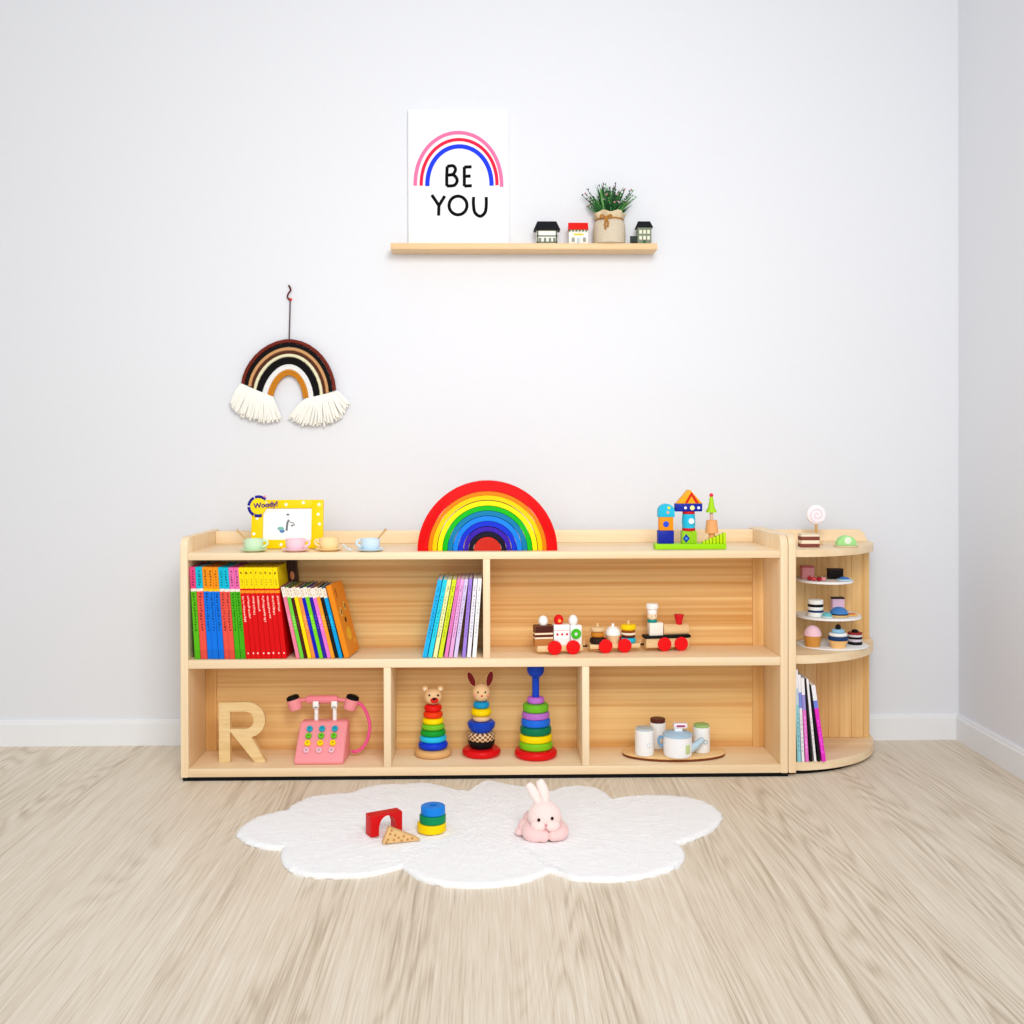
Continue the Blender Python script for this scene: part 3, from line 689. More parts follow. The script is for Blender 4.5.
# dark book standing at the back
def f(b, xa, xb):
    b.ball(((xa+xb)/2, -.0006, .205), (.006, .0008, .012), mat((214,140,100), .5, name='cover_picture'), 12, 8)
book(row.place(9*sB, .252, -5.9)+.001, .140, 9*sB, .252, .03, [(0,1,cm((58,34,28)))], -5.9, ZM, 'dark brown book half hidden behind the leaning small books', None, face=f)
G2 = 'small leaning picture books beside the red series'
small = [((246,130,160), 'pink'), ((110,220,60), 'bright green'), ((74,28,20), 'dark brown'), ((255,222,0), 'yellow'), ((246,150,70), 'orange'), ((20,24,190), 'navy blue'), ((120,216,30), 'lime green'), ((50,30,170), 'indigo'), ((236,120,214), 'pink-violet'), ((250,160,40), 'amber'), ((24,22,24), 'black'), ((0,160,226), 'sky blue')]
labs = ['small leaning book with pink spine, first after the tall red row', 'small leaning book with bright green spine, next to the pink one', 'small leaning book with dark brown spine between green and yellow ones', 'small leaning book with yellow spine', 'small leaning book with orange spine between yellow and navy ones', 'small leaning book with navy blue spine beside the orange one', 'small leaning book with lime green spine between two dark blue ones', 'small leaning book with indigo spine right of the lime green one', 'small leaning book with pink-violet spine', 'small leaning book with amber spine right of the pink-violet one', 'thin black-spined leaning book left of the sky blue one', 'small leaning book with sky blue spine beside the orange cover']
row = Row(296.4, 657, BKY)
for i, ((col, nm), lab) in enumerate(zip(small, labs)):
    ln = -12.0-.17*i; w = 3.78*sB*.9; h_ = .195-.003*((i*7) % 3)/2
    book(row.place(w, h_, ln), BKY+.002*((i*5) % 3), w, h_, .12, [(0,.85,cm(col)), (.85,.985,cm([(250,240,226),(240,226,206)][i % 2])), (.985,1,dark(col, .5))], ln, ZM, lab, G2,
         marks=[(.4,.6,cm(tuple(min(255, v+50) for v in col)),5), (.87,.97,cm((206,190,170)),2)], seed=i+40)
def f(nb, xa, xb):
    x = xb
    for yy, zz, ry, rz, c in ((.034,.118,.009,.013,(255,214,120)), (.08,.128,.009,.013,(255,214,120)), (.034,.118,.006,.010,(30,20,20)), (.08,.128,.006,.010,(30,20,20)), (.057,.093,.009,.008,(40,20,16)), (.057,.055,.022,.018,(250,190,40)), (.03,.17,.004,.016,(150,60,20)), (.095,.03,.01,.008,(250,180,50))):
        nb.ball((x, yy, zz), (.0006 if c[0] > 100 else .0010, ry, rz), mat(c, .5, name='cover_print'), 14, 8)
book(row.place(.014, .196, -14.6)+.0015, BKY+.002, .014, .196, .118, [(0,1,cm((238,140,26)))], -14.6, ZM, 'thick orange picture book showing its cover, last of the leaning small books', G2, face=f, yaw=-6)
# books leaning against the upper divider
G3 = 'pastel books leaning on the upper divider'
pas = [((30,180,240), 'bright blue', 6), ((40,214,240), 'cyan', 5), ((240,240,170), 'pale cream yellow', 4), ((216,230,40), 'yellow-green', 5), ((240,130,200), 'rose pink', 5), ((236,170,226), 'light pink', 4), ((222,206,246), 'pale lilac', 4), ((164,130,226), 'violet', 4.5), ((240,236,250), 'white', 4.2), ((250,250,250), 'white', 5)]
labp = ['leftmost pastel book, bright blue spine, leaning toward the upper divider', 'leaning cyan book just right of the bright blue one', 'leaning pale cream yellow book left of the yellow-green one', 'leaning yellow-green book right of the pale cream yellow one', 'leaning rose pink book right of the yellow-green one', 'leaning light pink book left of the pale lilac one', 'leaning pale lilac book between light pink and violet ones', 'leaning violet book left of the two white ones', 'left one of the two white books leaning near the upper divider', 'right one of the two white books, nearest the upper divider']
PB = [(421.5,5.2,11.5), (426.9,4.9,11.4), (432.2,4.7,10.8), (437.3,4.9,10.6), (443.6,4.0,9.5), (448.0,4.4,8.9), (453.0,4.2,8.2), (461.4,4.0,5.2), (466.2,4.4,5.1), (471.6,4.6,4.2)]
row = None
for i, (((col, nm, _w), lab), (pl_, wp, ln)) in enumerate(zip(zip(pas, labp), PB)):
    w = wp*sB*.85; x = X(pl_+wp, BKY, 657); x = max(x, row) if row else x
    row = x
    book(x, BKY+.0015*((i*2) % 3), w, .209, .15, [(0,1,cm(col))], ln, ZM, lab, G3, marks=[(.25,.8,cm(tuple(max(0, int(v*.8)) for v in col)),13), (.84,.92,cm(tuple(max(0, int(v*.7)) for v in col)),3)], seed=i+60)
# books in the rounded end shelf
G4 = 'books in the bottom of the rounded end shelf'
ce = [((150,214,226), 3.4, .246, -2.0), ((246,244,250), 2.6, .232, -2.6), ((236,120,210), 3.2, .224, -3.2), ((24,20,24), 1.8, .222, -4.4), ((250,248,250), 2.1, .222, -5.6), ((24,20,24), 1.8, .206, -7.0), ((236,50,200), 4.0, .206, -8.2)]  # both black books are added to stand for shaded gaps between the others
labc = ['tall pale teal book against the side of the rounded end shelf', 'white-spined book right of the pale teal one in the end shelf', 'pink-spined book in the middle of the end shelf books', 'added black book filling the shaded gap right of the pink one in the end shelf', 'thin white book between the two black ones in the end shelf', 'added black book filling the shaded gap left of the magenta one in the end shelf', 'magenta book at the right, leaning in the bottom of the end shelf']
CBY = .02
row = Row(797.6, 766, CBY)
for i, ((col, wp, hh_, ln), lab) in enumerate(zip(ce, labc)):
    top = cm((246,244,250)) if col[0] > 40 else cm(col)
    mid = cm([(200,220,240),(130,150,230),(160,150,220),col,(246,244,250),col,(120,140,230)][i])
    k = .62 if i != 6 else .7
    book(row.place(wp/S(CBY), hh_, ln), CBY+.001*(i % 2), wp/S(CBY), hh_, .155, [(0,k,cm(col)), (k,.8,mid), (.8,1,top)], ln, ZB, lab, G4, marks=[(.1,.55,cm(tuple(min(255, v+50) if col[0] > 200 and col[1] < 200 else int(v*.8) for v in col)),9)], seed=i+80)

# ------------------------------------------------------------------ toy train on the upper shelf
TY = .042; trot = R_(8.2)
def tp(zx): return 502+zx/5.12
t0 = Vector((X(tp(270), TY, 655), TY, ZM)); TS = 1/(5.12*S(TY+.03))
TD = Vector((math.cos(trot), math.sin(trot), 0))
def tl(zx): return t0+TD*((zx-270)*TS*1.02)
REDW = mat((236,20,24), .35, name='wheel_red'); BLKM = mat(BLACK, .5, name='black_paint')
CARW = .036
def car(zx0, zx1, wheels, lab, name, deckz=(14, 40), cat='toy train'):
    mid = (zx0+zx1)/2; t = thing(name, lab, cat, tl(mid)+Vector((-TD.y, TD.x, 0))*CARW*.5*0, (0, 0, trot), 'wooden toy train')
    def u(zx): return (zx-mid)*TS
    b = B(); b.box(u(zx0), u(zx1), .004, CARW, deckz[0]*TS, deckz[1]*TS, TOYW, .0015); b.build('deck', t)
    for wz in wheels:
        for y0, y1 in ((-.001, .004), (CARW, CARW+.005)):
            b = B(); b.disc(36*TS, y0, y1, REDW, c=(u(wz), 0, 36*TS), axis='y', rnd=.001); b.build('wheel', t, label='red wheel')
    return t, u
t, u = car(182, 418, (270, 366), 'rear wagon of the toy train carrying cake pieces', 'train_wagon', deckz=(16, 46))
b = B(); b.tube([(u(414), CARW/2, 34*TS), (u(446), CARW/2, 34*TS)], 5*TS, BLKM, seg=8); b.tube([(u(430), CARW/2, 30*TS), (u(430), CARW/2, 62*TS)], 4*TS, TOYW, seg=8); b.build('coupling', t, label='black coupling hook')
cen = Vector((-TD.y, TD.x, 0))*(CARW/2+.002)
def cargo(name, zx, zy_base, lab, cat='toy food'): return thing(name, lab, cat, tl(zx)+cen+Vector((0,0,zy_base*TS)), (0,0,trot), 'food pieces on the toy train')
CHOC = mat((82,36,26), .5, .1, name='choc'); CREAM = mat((250,232,205), .5, name='cream'); CARA = mat((190,120,60), .5, .1, name='caramel'); WP = mat((250,250,248), .4, name='white_paint')
k = cargo('toy_cake', 219, 46, 'chocolate layer cake piece on the rear wagon of the toy train')
b = B()
for z0, z1, m in ((0,34,CARA), (34,44,CREAM), (44,56,CHOC), (56,66,CREAM), (66,102,CHOC)): b.box(-48*TS, 47*TS, -.014, .014, z0*TS, z1*TS, m, .0006)
b.build('layers', k); b = B(); b.ball((0, 0, 122*TS), (25*TS, 25*TS, 29*TS), WP); b.build('topping', k, label='white egg-shaped topping')
k = cargo('toy_cake', 308, 46, 'white cake piece with red strawberry on the rear wagon')
b = B(); b.box(-40*TS, 42*TS, -.014, .014, 0, 104*TS, WP, .001)
for xx in (-22, 2, 28): b.disc(6*TS, -.0148, -.013, mat((220,30,70), .4, name='berry_dot'), c=(xx*TS, 0, 56*TS), axis='y', rnd=.0001)
b.box(-38*TS, 40*TS, -.0143, -.013, 74*TS, 78*TS, mat((244,190,180), .4, name='pink_line')); b.build('layers', k)
b = B(); b.ball((-10*TS, 0, 126*TS), (25*TS, 25*TS, 28*TS), mat((230,24,28), .35, name='strawberry')); b.disc(8*TS, -25.5*TS, -20*TS, mat((250,180,60), .4, name='seed_spot'), c=(-10*TS, 0, 124*TS), axis='y', rnd=.0002); b.build('topping', k, label='red strawberry topping')
k = cargo('toy_cake', 384, 46, 'white cake piece with green ring and white egg on the rear wagon')
b = B(); b.box(-30*TS, 28*TS, -.012, .014, 0, 98*TS, WP, .001); b.build('body', k)
b = B(); b.disc(26*TS, -.0165, -.012, mat((70,190,30), .4, name='kiwi_green'), c=(-2*TS, 0, 56*TS), axis='y', rnd=.001, hole=10*TS); b.build('ring', k, label='green ring')
b = B(); b.ball((-12*TS, 0, 122*TS), (24*TS, 24*TS, 29*TS), WP); b.build('topping', k, label='white egg-shaped topping')
t, u = car(450, 716, (530, 631), 'middle wagon of the toy train with three round stacks', 'train_wagon', deckz=(22, 44))
b = B(); b.tube([(u(700), CARW/2, 34*TS), (u(742), CARW/2, 34*TS)], 5*TS, BLKM, seg=8); b.tube([(u(722), CARW/2, 30*TS), (u(722), CARW/2, 58*TS)], 4*TS, TOYW, seg=8); b.build('coupling', t, label='black coupling hook')
TAN = mat((232,196,150), .5, name='tan_wood')
def stack(zx, lab, layers, peg):
    k = cargo('toy_stack', zx, 44, lab)
    z = 0
    for r, h_, m, nm in layers: b = B(); b.disc(r*TS, z*TS, (z+h_)*TS, m, rnd=h_*TS*.42); b.build(nm, k); z += h_
    b = B(); b.lathe([(0, z*TS), (8*TS, z*TS), (7*TS, (z+18)*TS), (0, (z+20)*TS)], peg, seg=14); b.build('peg_tip', k)
stack(498, 'brown and tan biscuit stack, left one on the middle wagon', [(40,34,mat((46,28,26), .5, name='dark_choc'),'layer'), (34,28,mat((206,130,40), .5, name='honey'),'layer'), (37,26,TAN,'layer')], TAN)
k = cargo('toy_cupcake', 578, 44, 'cupcake with white icing dome between two stacks on the middle wagon')
b = B(); b.lathe([(0,0), (30*TS,0), (38*TS,44*TS), (0,44*TS)], TAN); b.build('case', k)
b = B(); b.lathe([(0,44*TS), (39*TS,44*TS), (40*TS,52*TS), (34*TS,70*TS), (20*TS,84*TS), (8*TS,88*TS), (6*TS,102*TS), (0,103*TS)], WP); b.build('icing', k, label='white icing dome')
stack(659, 'burger-like stack with yellow top, right one on the middle wagon', [(39,28,mat((40,180,214), .4, name='cyan_paint'),'layer'), (35,14,mat((90,40,26), .5, name='patty'),'layer'), (38,12,CREAM,'layer'), (35,12,mat((150,74,30), .5, name='patty_light'),'layer'), (40,30,mat((255,214,10), .4, name='bun_yellow'),'layer')], TAN)
t, u = car(742, 972, (838, 928), 'wooden toy locomotive with red chimney at the front of the train', 'train_engine', deckz=(18, 66))
b = B(); b.box(u(736), u(980), .001, CARW+.002, 66*TS, 80*TS, BLKM, .001); b.build('running_board', t, label='black running board')
b = B(); b.disc(30*TS, u(838), u(974), TOYW, c=(0, CARW/2+.001, 106*TS), axis='x', rnd=.002); b.build('boiler', t)
b = B(); b.lathe([(0,132*TS), (16*TS,132*TS), (18*TS,150*TS), (26*TS,184*TS), (0,184*TS)], mat((214,30,40), .4, name='chimney_red'), c=(u(926), CARW/2, 0)); b.build('chimney', t, label='red chimney')
b = B(); b.box(u(762), u(834), .006, CARW-.004, 80*TS, 146*TS, mat((250,240,228), .45, name='cab_white'), .0015); b.build('cab', t, label='white cab')
k = thing('toy_chef', 'tiny wooden chef figure with tall white hat riding the locomotive', 'toy figure', tl(784)+cen+Vector((0,0,146*TS)), (0,0,trot), 'food pieces on the toy train')
b = B(); b.ball((0,0,34*TS), 26*TS, mat((250,222,190), .45, name='skin_wood'))
for sx in (-9, 9): b.ball((sx*TS, -24.6*TS, 36*TS), 2.6*TS, BLKM, 8, 6)
b.build('head', k)
b = B(); b.disc(26*TS, 0, 14*TS, mat((20,150,140), .5, name='scarf'), rnd=6*TS); b.build('scarf', k, label='teal scarf')
b = B(); b.lathe([(0,46*TS), (25*TS,46*TS), (25*TS,66*TS), (32*TS,74*TS), (32*TS,92*TS), (26*TS,98*TS), (0,98*TS)], WP); b.build('hat', k, label='white chef hat')

# ------------------------------------------------------------------ lower compartments
# letter R
LY = .055
LX, _ = P(219, 765, LY); ls = 1/(5.12*S(LY))
def q(zx, zy): return ((zx-197)*ls, (532-zy)*ls)
outer = [q(197,532), q(197,225), q(330,225)]+[q(340+92*math.sin(a), 316-91*math.cos(a)) for a in [pi*k/16 for k in range(1, 14)]]+[q(362,404), q(432,525), q(430,532), q(380,532), q(258,378), q(253,378), q(253,532)]
b = B(); n_ = len(outer)
# letter body: outline with the counter opened by a bridge
inner = [q(253,272), q(253,362), q(325,362)]+[q(330+44*math.sin(a), 317+45*math.cos(a)) for a in [pi*k/12 for k in range(0, 13)]]+[q(325,272)]
me_b = bmesh.new()
def loop(pts, y): return [me_b.verts.new((x, y, z)) for x, z in pts]
for yy in (0, .018):
    a = loop(outer, yy); c = loop(inner, yy)
    es = [me_b.edges.new((r[i], r[(i+1) % len(r)])) for r in (a, c) for i in range(len(r))]
    bmesh.ops.triangle_fill(me_b, edges=es, use_beauty=True, use_dissolve=False)
me_b.verts.ensure_lookup_table()
no, ni = len(outer), len(inner); N0 = no+ni
for k in range(no): me_b.faces.new([me_b.verts[i] for i in (k, (k+1) % no, N0+(k+1) % no, N0+k)])
for k in range(ni): me_b.faces.new([me_b.verts[i] for i in (no+k, no+(k+1) % ni, N0+no+(k+1) % ni, N0+no+k)])
b.bm.free(); b.bm = me_b; b.mi(LETW)
tag(b.build('wooden_letter', loc=(LX, LY, ZB), angle=30), 'light wooden letter R standing in the bottom left compartment', 'letter')

# toy telephone
TPY = .028; ts = 1/(5.12*S(TPY+.02)); tx, _ = P(180+705/5.12, 765, TPY)
PINK = mat((248,156,164), .4, .03, name='phone_pink'); PINK2 = mat((244,140,154), .4, name='phone_pink_dark')
ph = thing('toy_telephone', 'pink wooden push-button toy telephone in the bottom left compartment', 'telephone', (tx, TPY, ZB), (0,0,R_(0)))
def pu(zx): return (zx-705)*ts
hb = 226*ts; sl = .085     # slanted front: bottom forward
bot = [(pu(583), 0), (pu(822), 0)]; 
b = B()
xb0, xb1, xt0, xt1 = pu(583), pu(835), pu(594), pu(840)
yb, yt, yk = 0, .070, .105
zl = 22*ts; zt_ = 186*ts
v = [(xb0,yb,0),(xb1,yb,0),(xb1+.006,yk,0),(xb0+.02,yk,0),(xb0,yb,zl),(xb1,yb,zl),(xt1,yt,zt_),(xt0,yt,zt_),(xt1+.002,yk,zt_),(xt0+.004,yk,zt_)]
vs, fs = b.raw(v, [(0,3,2,1),(0,1,5,4),(4,5,6,7),(7,6,8,9),(2,3,9,8),(1,2,8,6,5),(3,0,4,7,9)], PINK)
bmesh.ops.bevel(b.bm, geom=list({e for f_ in fs for e in f_.edges}), offset=.006, segments=4, affect='EDGES', profile=.5, clamp_overlap=True)
b.build('base', ph)
nrm = Vector((0, -(zt_-zl), (yt-yb))).normalized(); ang = math.atan2(zt_-zl, yt-yb)
for r, (fr, cols, c) in enumerate(((.80, (648,712,778), (40,170,200)), (.615, (646,711,776), (110,200,40)), (.43, (645,710,774), (255,220,10)), (.245, (643,707,771), (240,190,205)))):
    for cx_ in cols:
        pz = Vector((pu(cx_)+.0, yb+(yt-yb)*fr, zl+(zt_-zl)*fr))
        b = B(); b.M = Matrix.Translation(pz) @ Matrix.Rotation(ang, 4, 'X')
        b.disc(16*ts, -.001, .007, mat(c, .35, name='button'), rnd=.002, seg=20); b.ball((0,0,.007), (5*ts, 5*ts, .0012), mat(tuple(int(v_*.72) for v_ in c), .4, name='button_mark'), 10, 6); b.build('button', ph)
for zx in (672, 768):
    b = B(); yy = .088; b.tube([(pu(zx), yy, zt_-.004), (pu(zx), yy, 262*ts)], 11*ts, WP, seg=16)
    b.box(pu(zx-14), pu(zx+16), yy-.0155, yy+.0155, 254*ts, 266*ts, WP, .002); b.box(pu(zx-14), pu(zx+16), yy-.0155, yy-.012, 254*ts, 290*ts, WP, .0012); b.box(pu(zx-14), pu(zx+16), yy+.012, yy+.0155, 254*ts, 290*ts, WP, .0012); b.build('cradle_post', ph, label='white cradle post')
hs = thing('telephone_handset', 'pink handset with black ear caps resting on the toy telephone cradle', 'handset', (tx-24*ts, TPY+.088, ZB+280*ts))
b = B(); b.tube([(pu(645),0,14*ts), (pu(655),0,14*ts), (pu(800),0,14*ts), (pu(808),0,14*ts)], [18*ts,21*ts,21*ts,18*ts], PINK2, seg=20); b.build('grip', hs)
for zx, sg in ((582, -1), (878, 1)):
    b = B(); cx_ = pu(zx); b.tube([(pu(725+sg*82),0,14*ts), (cx_,0,2*ts)], 9*ts, PINK2, seg=12); b.build('neck', hs)
    b = B(); b.M = Matrix.Translation((cx_, 0, -6*ts)) @ Matrix.Rotation(sg*R_(16), 4, 'Y'); b.lathe([(0,-32*ts), (30*ts,-34*ts), (35*ts,-24*ts), (36*ts,22*ts), (0,24*ts)], PINK, seg=28)
    b.build('earpiece', hs)
    b = B(); b.M = Matrix.Translation((cx_, 0, -6*ts)) @ Matrix.Rotation(sg*R_(16), 4, 'Y'); b.lathe([(0,23*ts), (34*ts,23*ts), (33*ts,36*ts), (24*ts,42*ts), (0,44*ts)], BLKM, seg=28); b.build('ear_cap', hs, label='black ear cap')
b = B()
cp = [(pu(905),0,-6*ts), (pu(932),.002,-18*ts), (pu(960),0,-64*ts), (pu(976),-.004,-130*ts), (pu(962),-.01,-200*ts), (pu(935),-.014,-238*ts), (pu(905),-.016,-252*ts), (pu(884),-.010,-254*ts)]
b.tube(smooth(cp, 8), 9*ts, mat((240,96,150), .4, name='cord_pink'), seg=12); b.build('cord', hs, label='hot pink cord')

# stacking toys
def profile_ring(r, z0, z1, k=.45):
    h_ = z1-z0; qd = h_*k; o = [(0, z0)]
    for i in range(6): a = -pi/2+pi/2*i/5; o.append((r-qd+qd*math.cos(a), z0+qd+qd*math.sin(a)))
    for i in range(6): a = pi/2*i/5; o.append((r-qd+qd*math.cos(a), z1-qd+qd*math.sin(a)))
    return o+[(0, z1)]
SY = .112; ss = 1.01/(4.45*S(SY))
def stk(zx): return X(370+zx/4.45, SY, 755)
def ring(b, w, y0, y1, ybase, col, k=.45): b.lathe(profile_ring(w/2*ss, (ybase-y1)*ss, (ybase-y0)*ss, k), mat(col, .32, .02, name='gloss_paint'))
# bear
bt = thing('bear_stacker', 'ring stacking toy with a bear head on top in the middle compartment', 'stacking toy', (stk(281), SY, ZB), group='stacking toys')
yb_ = 478
b = B(); b.lathe(profile_ring(82*ss, 0, 32*ss, .48), mat((226,178,118), .4, .08, name='base_wood')); b.build('base', bt, label='natural wood base')
for w, y0, y1, c in ((130,414,446,(20,60,214)), (120,388,414,(40,196,240)), (113,362,388,(20,160,50)), (102,337,362,(120,200,40)), (94,311,337,(255,224,0)), (86,283,311,(240,60,20)), (78,254,283,(230,26,20))):
    b = B(); ring(b, w, y0, y1, yb_, c); b.build('ring', bt)
hd = B(); HW = mat((238,198,148), .45, .05, name='bear_wood'); zc = (yb_-219)*ss
hd.ball((0,0,zc), (41*ss, 38*ss, 36*ss), HW); hd.ball((8*ss, -34*ss, zc-10*ss), (18*ss, 12*ss, 13*ss), mat((226,40,30), .4, name='muzzle_red')); hd.ball((8*ss, -45*ss, zc-2*ss), (9*ss, 5*ss, 6*ss), BLKM, 12, 8)
for sx in (-14, 24): hd.ball((sx*ss, -34*ss, zc+12*ss), 4.5*ss, BLKM, 10, 6)
ho = hd.build('head', bt)
for sx in (-35, 33):
    b = B(); b.ball((sx*ss, 0, zc+34*ss), (14*ss, 9*ss, 14*ss), HW); b.ball((sx*ss, -7*ss, zc+34*ss), (7*ss, 4*ss, 7*ss), mat((255,236,206), .45, name='inner_ear'), 12, 8); b.build('ear', ho)
# rabbit
rt = thing('rabbit_stacker', 'stacking toy with long-eared rabbit head and checkered ring in the middle compartment', 'stacking toy', (stk(496), SY, ZB), group='stacking toys')
yb_ = 478
b = B(); b.lathe(profile_ring(85*ss, 0, 34*ss, .48), mat((222,16,22), .32, name='gloss_red')); b.build('base', rt, label='red base')
b = B(); b.lathe([(0,34*ss), (48*ss,34*ss), (58*ss,52*ss), (60*ss,66*ss), (0,66*ss)], mat((20,18,20), .35, name='gloss_black')); b.build('ring', rt, label='black ring')
def checker():
    m = bpy.data.materials.new('checker_wood'); m.use_nodes = True; nt = m.node_tree; bb = nt.nodes['Principled BSDF']; bb.inputs['Roughness'].default_value = .4
    tc = nt.nodes.new('ShaderNodeTexCoord'); ck = nt.nodes.new('ShaderNodeTexChecker'); sep = nt.nodes.new('ShaderNodeSeparateXYZ'); at = nt.nodes.new('ShaderNodeMath'); at.operation = 'ARCTAN2'
    cmb = nt.nodes.new('ShaderNodeCombineXYZ'); m1 = nt.nodes.new('ShaderNodeMath'); m1.operation = 'MULTIPLY'; m1.inputs[1].default_value = 32/(2*pi); m2 = nt.nodes.new('ShaderNodeMath'); m2.operation = 'MULTIPLY'; m2.inputs[1].default_value = 1/(9.5*ss)
    L = nt.links; L.new(tc.outputs['Object'], sep.inputs[0]); L.new(sep.outputs[1], at.inputs[0]); L.new(sep.outputs[0], at.inputs[1]); L.new(at.outputs[0], m1.inputs[0]); L.new(sep.outputs[2], m2.inputs[0])
    L.new(m1.outputs[0], cmb.inputs[0]); L.new(m2.outputs[0], cmb.inputs[1]); cmb.inputs[2].default_value = .5; L.new(cmb.outputs[0], ck.inputs['Vector']); ck.inputs['Scale'].default_value = 1
    ck.inputs['Color1'].default_value = lin((236,206,160)); ck.inputs['Color2'].default_value = lin((120,60,30)); L.new(ck.outputs['Color'], bb.inputs['Base Color']); return m
b = B(); b.lathe(profile_ring(61*ss, 66*ss, 104*ss, .3), checker()); b.build('ring', rt, label='checkered wood ring')
b = B(); b.lathe([(0,104*ss), (40*ss,104*ss), (58*ss,122*ss), (62*ss,142*ss), (54*ss,150*ss), (0,150*ss)], mat((20,70,200), .32, name='gloss_blue')); b.build('ring', rt, label='blue bowl-shaped ring')
b = B(); ring(b, 76, yb_-174*1, yb_-150, yb_, (238,196,150)); b.build('ring', rt, label='natural wood ring')
b = B(); b.lathe(profile_ring(46*ss, 174*ss, 207*ss, .48), mat((255,216,0), .32, name='gloss_yellow')); b.build('ring', rt, label='yellow ring')
b = B(); b.lathe(profile_ring(36*ss, 207*ss, 236*ss, .45), mat((20,150,205), .32, name='gloss_cyan')); b.build('ring', rt, label='cyan ring')
hd = B(); zc = 275*ss; hd.ball((0,0,zc), (40*ss, 38*ss, 41*ss), HW)
for sx in (-14, 18): hd.ball((sx*ss, -35*ss, zc+8*ss), 4*ss, BLKM, 10, 6)
hd.ball((3*ss, -38*ss, zc-8*ss), (5*ss, 3*ss, 4*ss), mat((214,60,60), .4, name='nose_red'), 10, 6)
for sx in (-26, 30): hd.ball((sx*ss, -29*ss, zc-8*ss), (6*ss, 3*ss, 5*ss), mat((240,150,130), .5, name='cheek'), 10, 6)
ho = hd.build('head', rt)
for x0, tl_ in ((-31, -24), (30, 14)):
    b = B(); b.M = Matrix.Translation((x0*ss, 0, zc+32*ss)) @ Matrix.Rotation(R_(tl_), 4, 'Y')
    b.ball((0, 0, 30*ss), (16*ss, 8*ss, 37*ss), HW); b.ball((0, -4.5*ss, 30*ss), (13*ss, 6*ss, 33*ss), mat((124,22,26), .4, name='ear_red')); b.build('ear', ho, label='dark red ear')
# tall tower
SY2 = .093; ss2 = 1/(4.45*S(SY2)); tt = thing('ring_tower', 'tall ring stacking tower with a blue ball-topped rod, right of the rabbit stacker', 'stacking toy', (X(370+738/4.45, SY2, 757), SY2, ZB), group='stacking toys')
ybt = 492
def ring2(w, y0, y1, c, nm='ring', k=.3, lab=None):
    b = B(); b.lathe(profile_ring(w/2*ss2, (ybt-y1)*ss2, (ybt-y0)*ss2, k), mat(c, .32, .02, name='gloss_paint')); b.build(nm, tt, label=lab)
ring2(190, 455, 492, (226,20,24), 'base', .45, 'red base')
for w, y0, y1, c in ((150,421,455,(130,200,30)), (146,389,421,(255,222,0)), (140,354,389,(10,120,80)), (130,320,354,(30,110,226)), (123,291,320,(186,110,206)), (115,254,291,(110,190,40)), (76,226,254,(196,110,214))): ring2(w, y0, y1, c)
BLU = mat((24,70,196), .32, name='rod_blue')
ztop = ZMB-ZB
b = B(); b.tube([(0,0,(ybt-226)*ss2), (0,0,(ybt-120)*ss2)], 16*ss2, BLU, seg=20); b.build('rod', tt, label='blue rod')
rb = 39*ss2; b = B(); zb_ = min((ybt-100)*ss2, ztop-rb*1.02-.001); b.ball((0,0,zb_), (rb, rb, rb*1.0), BLU); b.build('ball', tt, label='blue ball top')

# tray with toy tea set
TRY = .098; trx = X(580+480/5.12, TRY, 752)
TRW = wood((228,180,118), (244,206,150), 'x', 'tray_wood', fine=60)
b = B(); b.disc(.141, 0, .006, TRW, rnd=.0015, seg=64, sy=.51); b.disc(.1395, -.006, 0, mat((120,62,34), .6, name='tray_edge'), rnd=.001, seg=64, sy=.51)
tag(b.build('serving_tray', loc=(trx, TRY, ZB+.006)), 'oval wooden tray holding the white toy tea set', 'tray')
TZ = ZB+.0121; te = 1/5.12
def canister(zx, Y, w, zt, ztop_, lidc, lab, marks):
    s_ = te/S(Y); t = thing('canister', lab, 'canister', (X(580+zx/5.12, Y, 748), Y, TZ), group='white toy canisters on the tray')
    b = B(); b.disc(w/2*s_, 0, zt*s_, mat((246,246,246), .35, .01, name='white_gloss'), rnd=.0025); b.build('body', t)
    b = B(); b.disc((w/2-4)*s_, zt*s_, (zt+ztop_)*s_, mat(lidc, .45, .1, name='lid'), rnd=.0015); b.build('top', t)
    if marks:
        b = B(); b.disc(11*s_, -(w/2+.5)*s_, -(w/2-6)*s_, mat(marks, .5, name='print'), c=(w*.14*s_, 0, zt*.45*s_), axis='y', rnd=.0002); b.disc(6*s_, -(w/2+.8)*s_, -(w/2-6)*s_, mat(WHITE, .5, name='print_white'), c=(w*.14*s_, 0, zt*.45*s_), axis='y', rnd=.0002); b.build('printed_mark', t)
canister(330, .062, 98, 128, 10, (190,202,208), 'white toy canister with grey-blue top at the tray left', (222,226,232))
canister(398, .125, 84, 132, 20, (92,44,36), 'white toy canister with dark brown top at the tray back', None)
canister(622, .085, 86, 128, 14, (160,196,120), 'white toy canister with green top at the tray right', (170,190,205))
s_ = te/S(.05); tpot = thing('toy_teapot', 'white toy teapot with pale blue lid, handle and spout on the tray', 'teapot', (X(580+500/5.12, .048, 756), .048, TZ))
WG = mat((248,248,250), .3, .01, name='white_gloss'); LB = mat((176,206,228), .4, name='pale_blue')
b = B(); b.lathe([(0,0), (66*s_,0), (72*s_,6*s_), (75*s_,60*s_), (73*s_,104*s_), (0,106*s_)], WG, seg=40); b.build('body', tpot)
b = B(); b.lathe([(0,104*s_), (76*s_,104*s_), (76*s_,114*s_), (60*s_,122*s_), (20*s_,128*s_), (0,129*s_)], LB, seg=40); b.build('lid', tpot, label='pale blue lid')
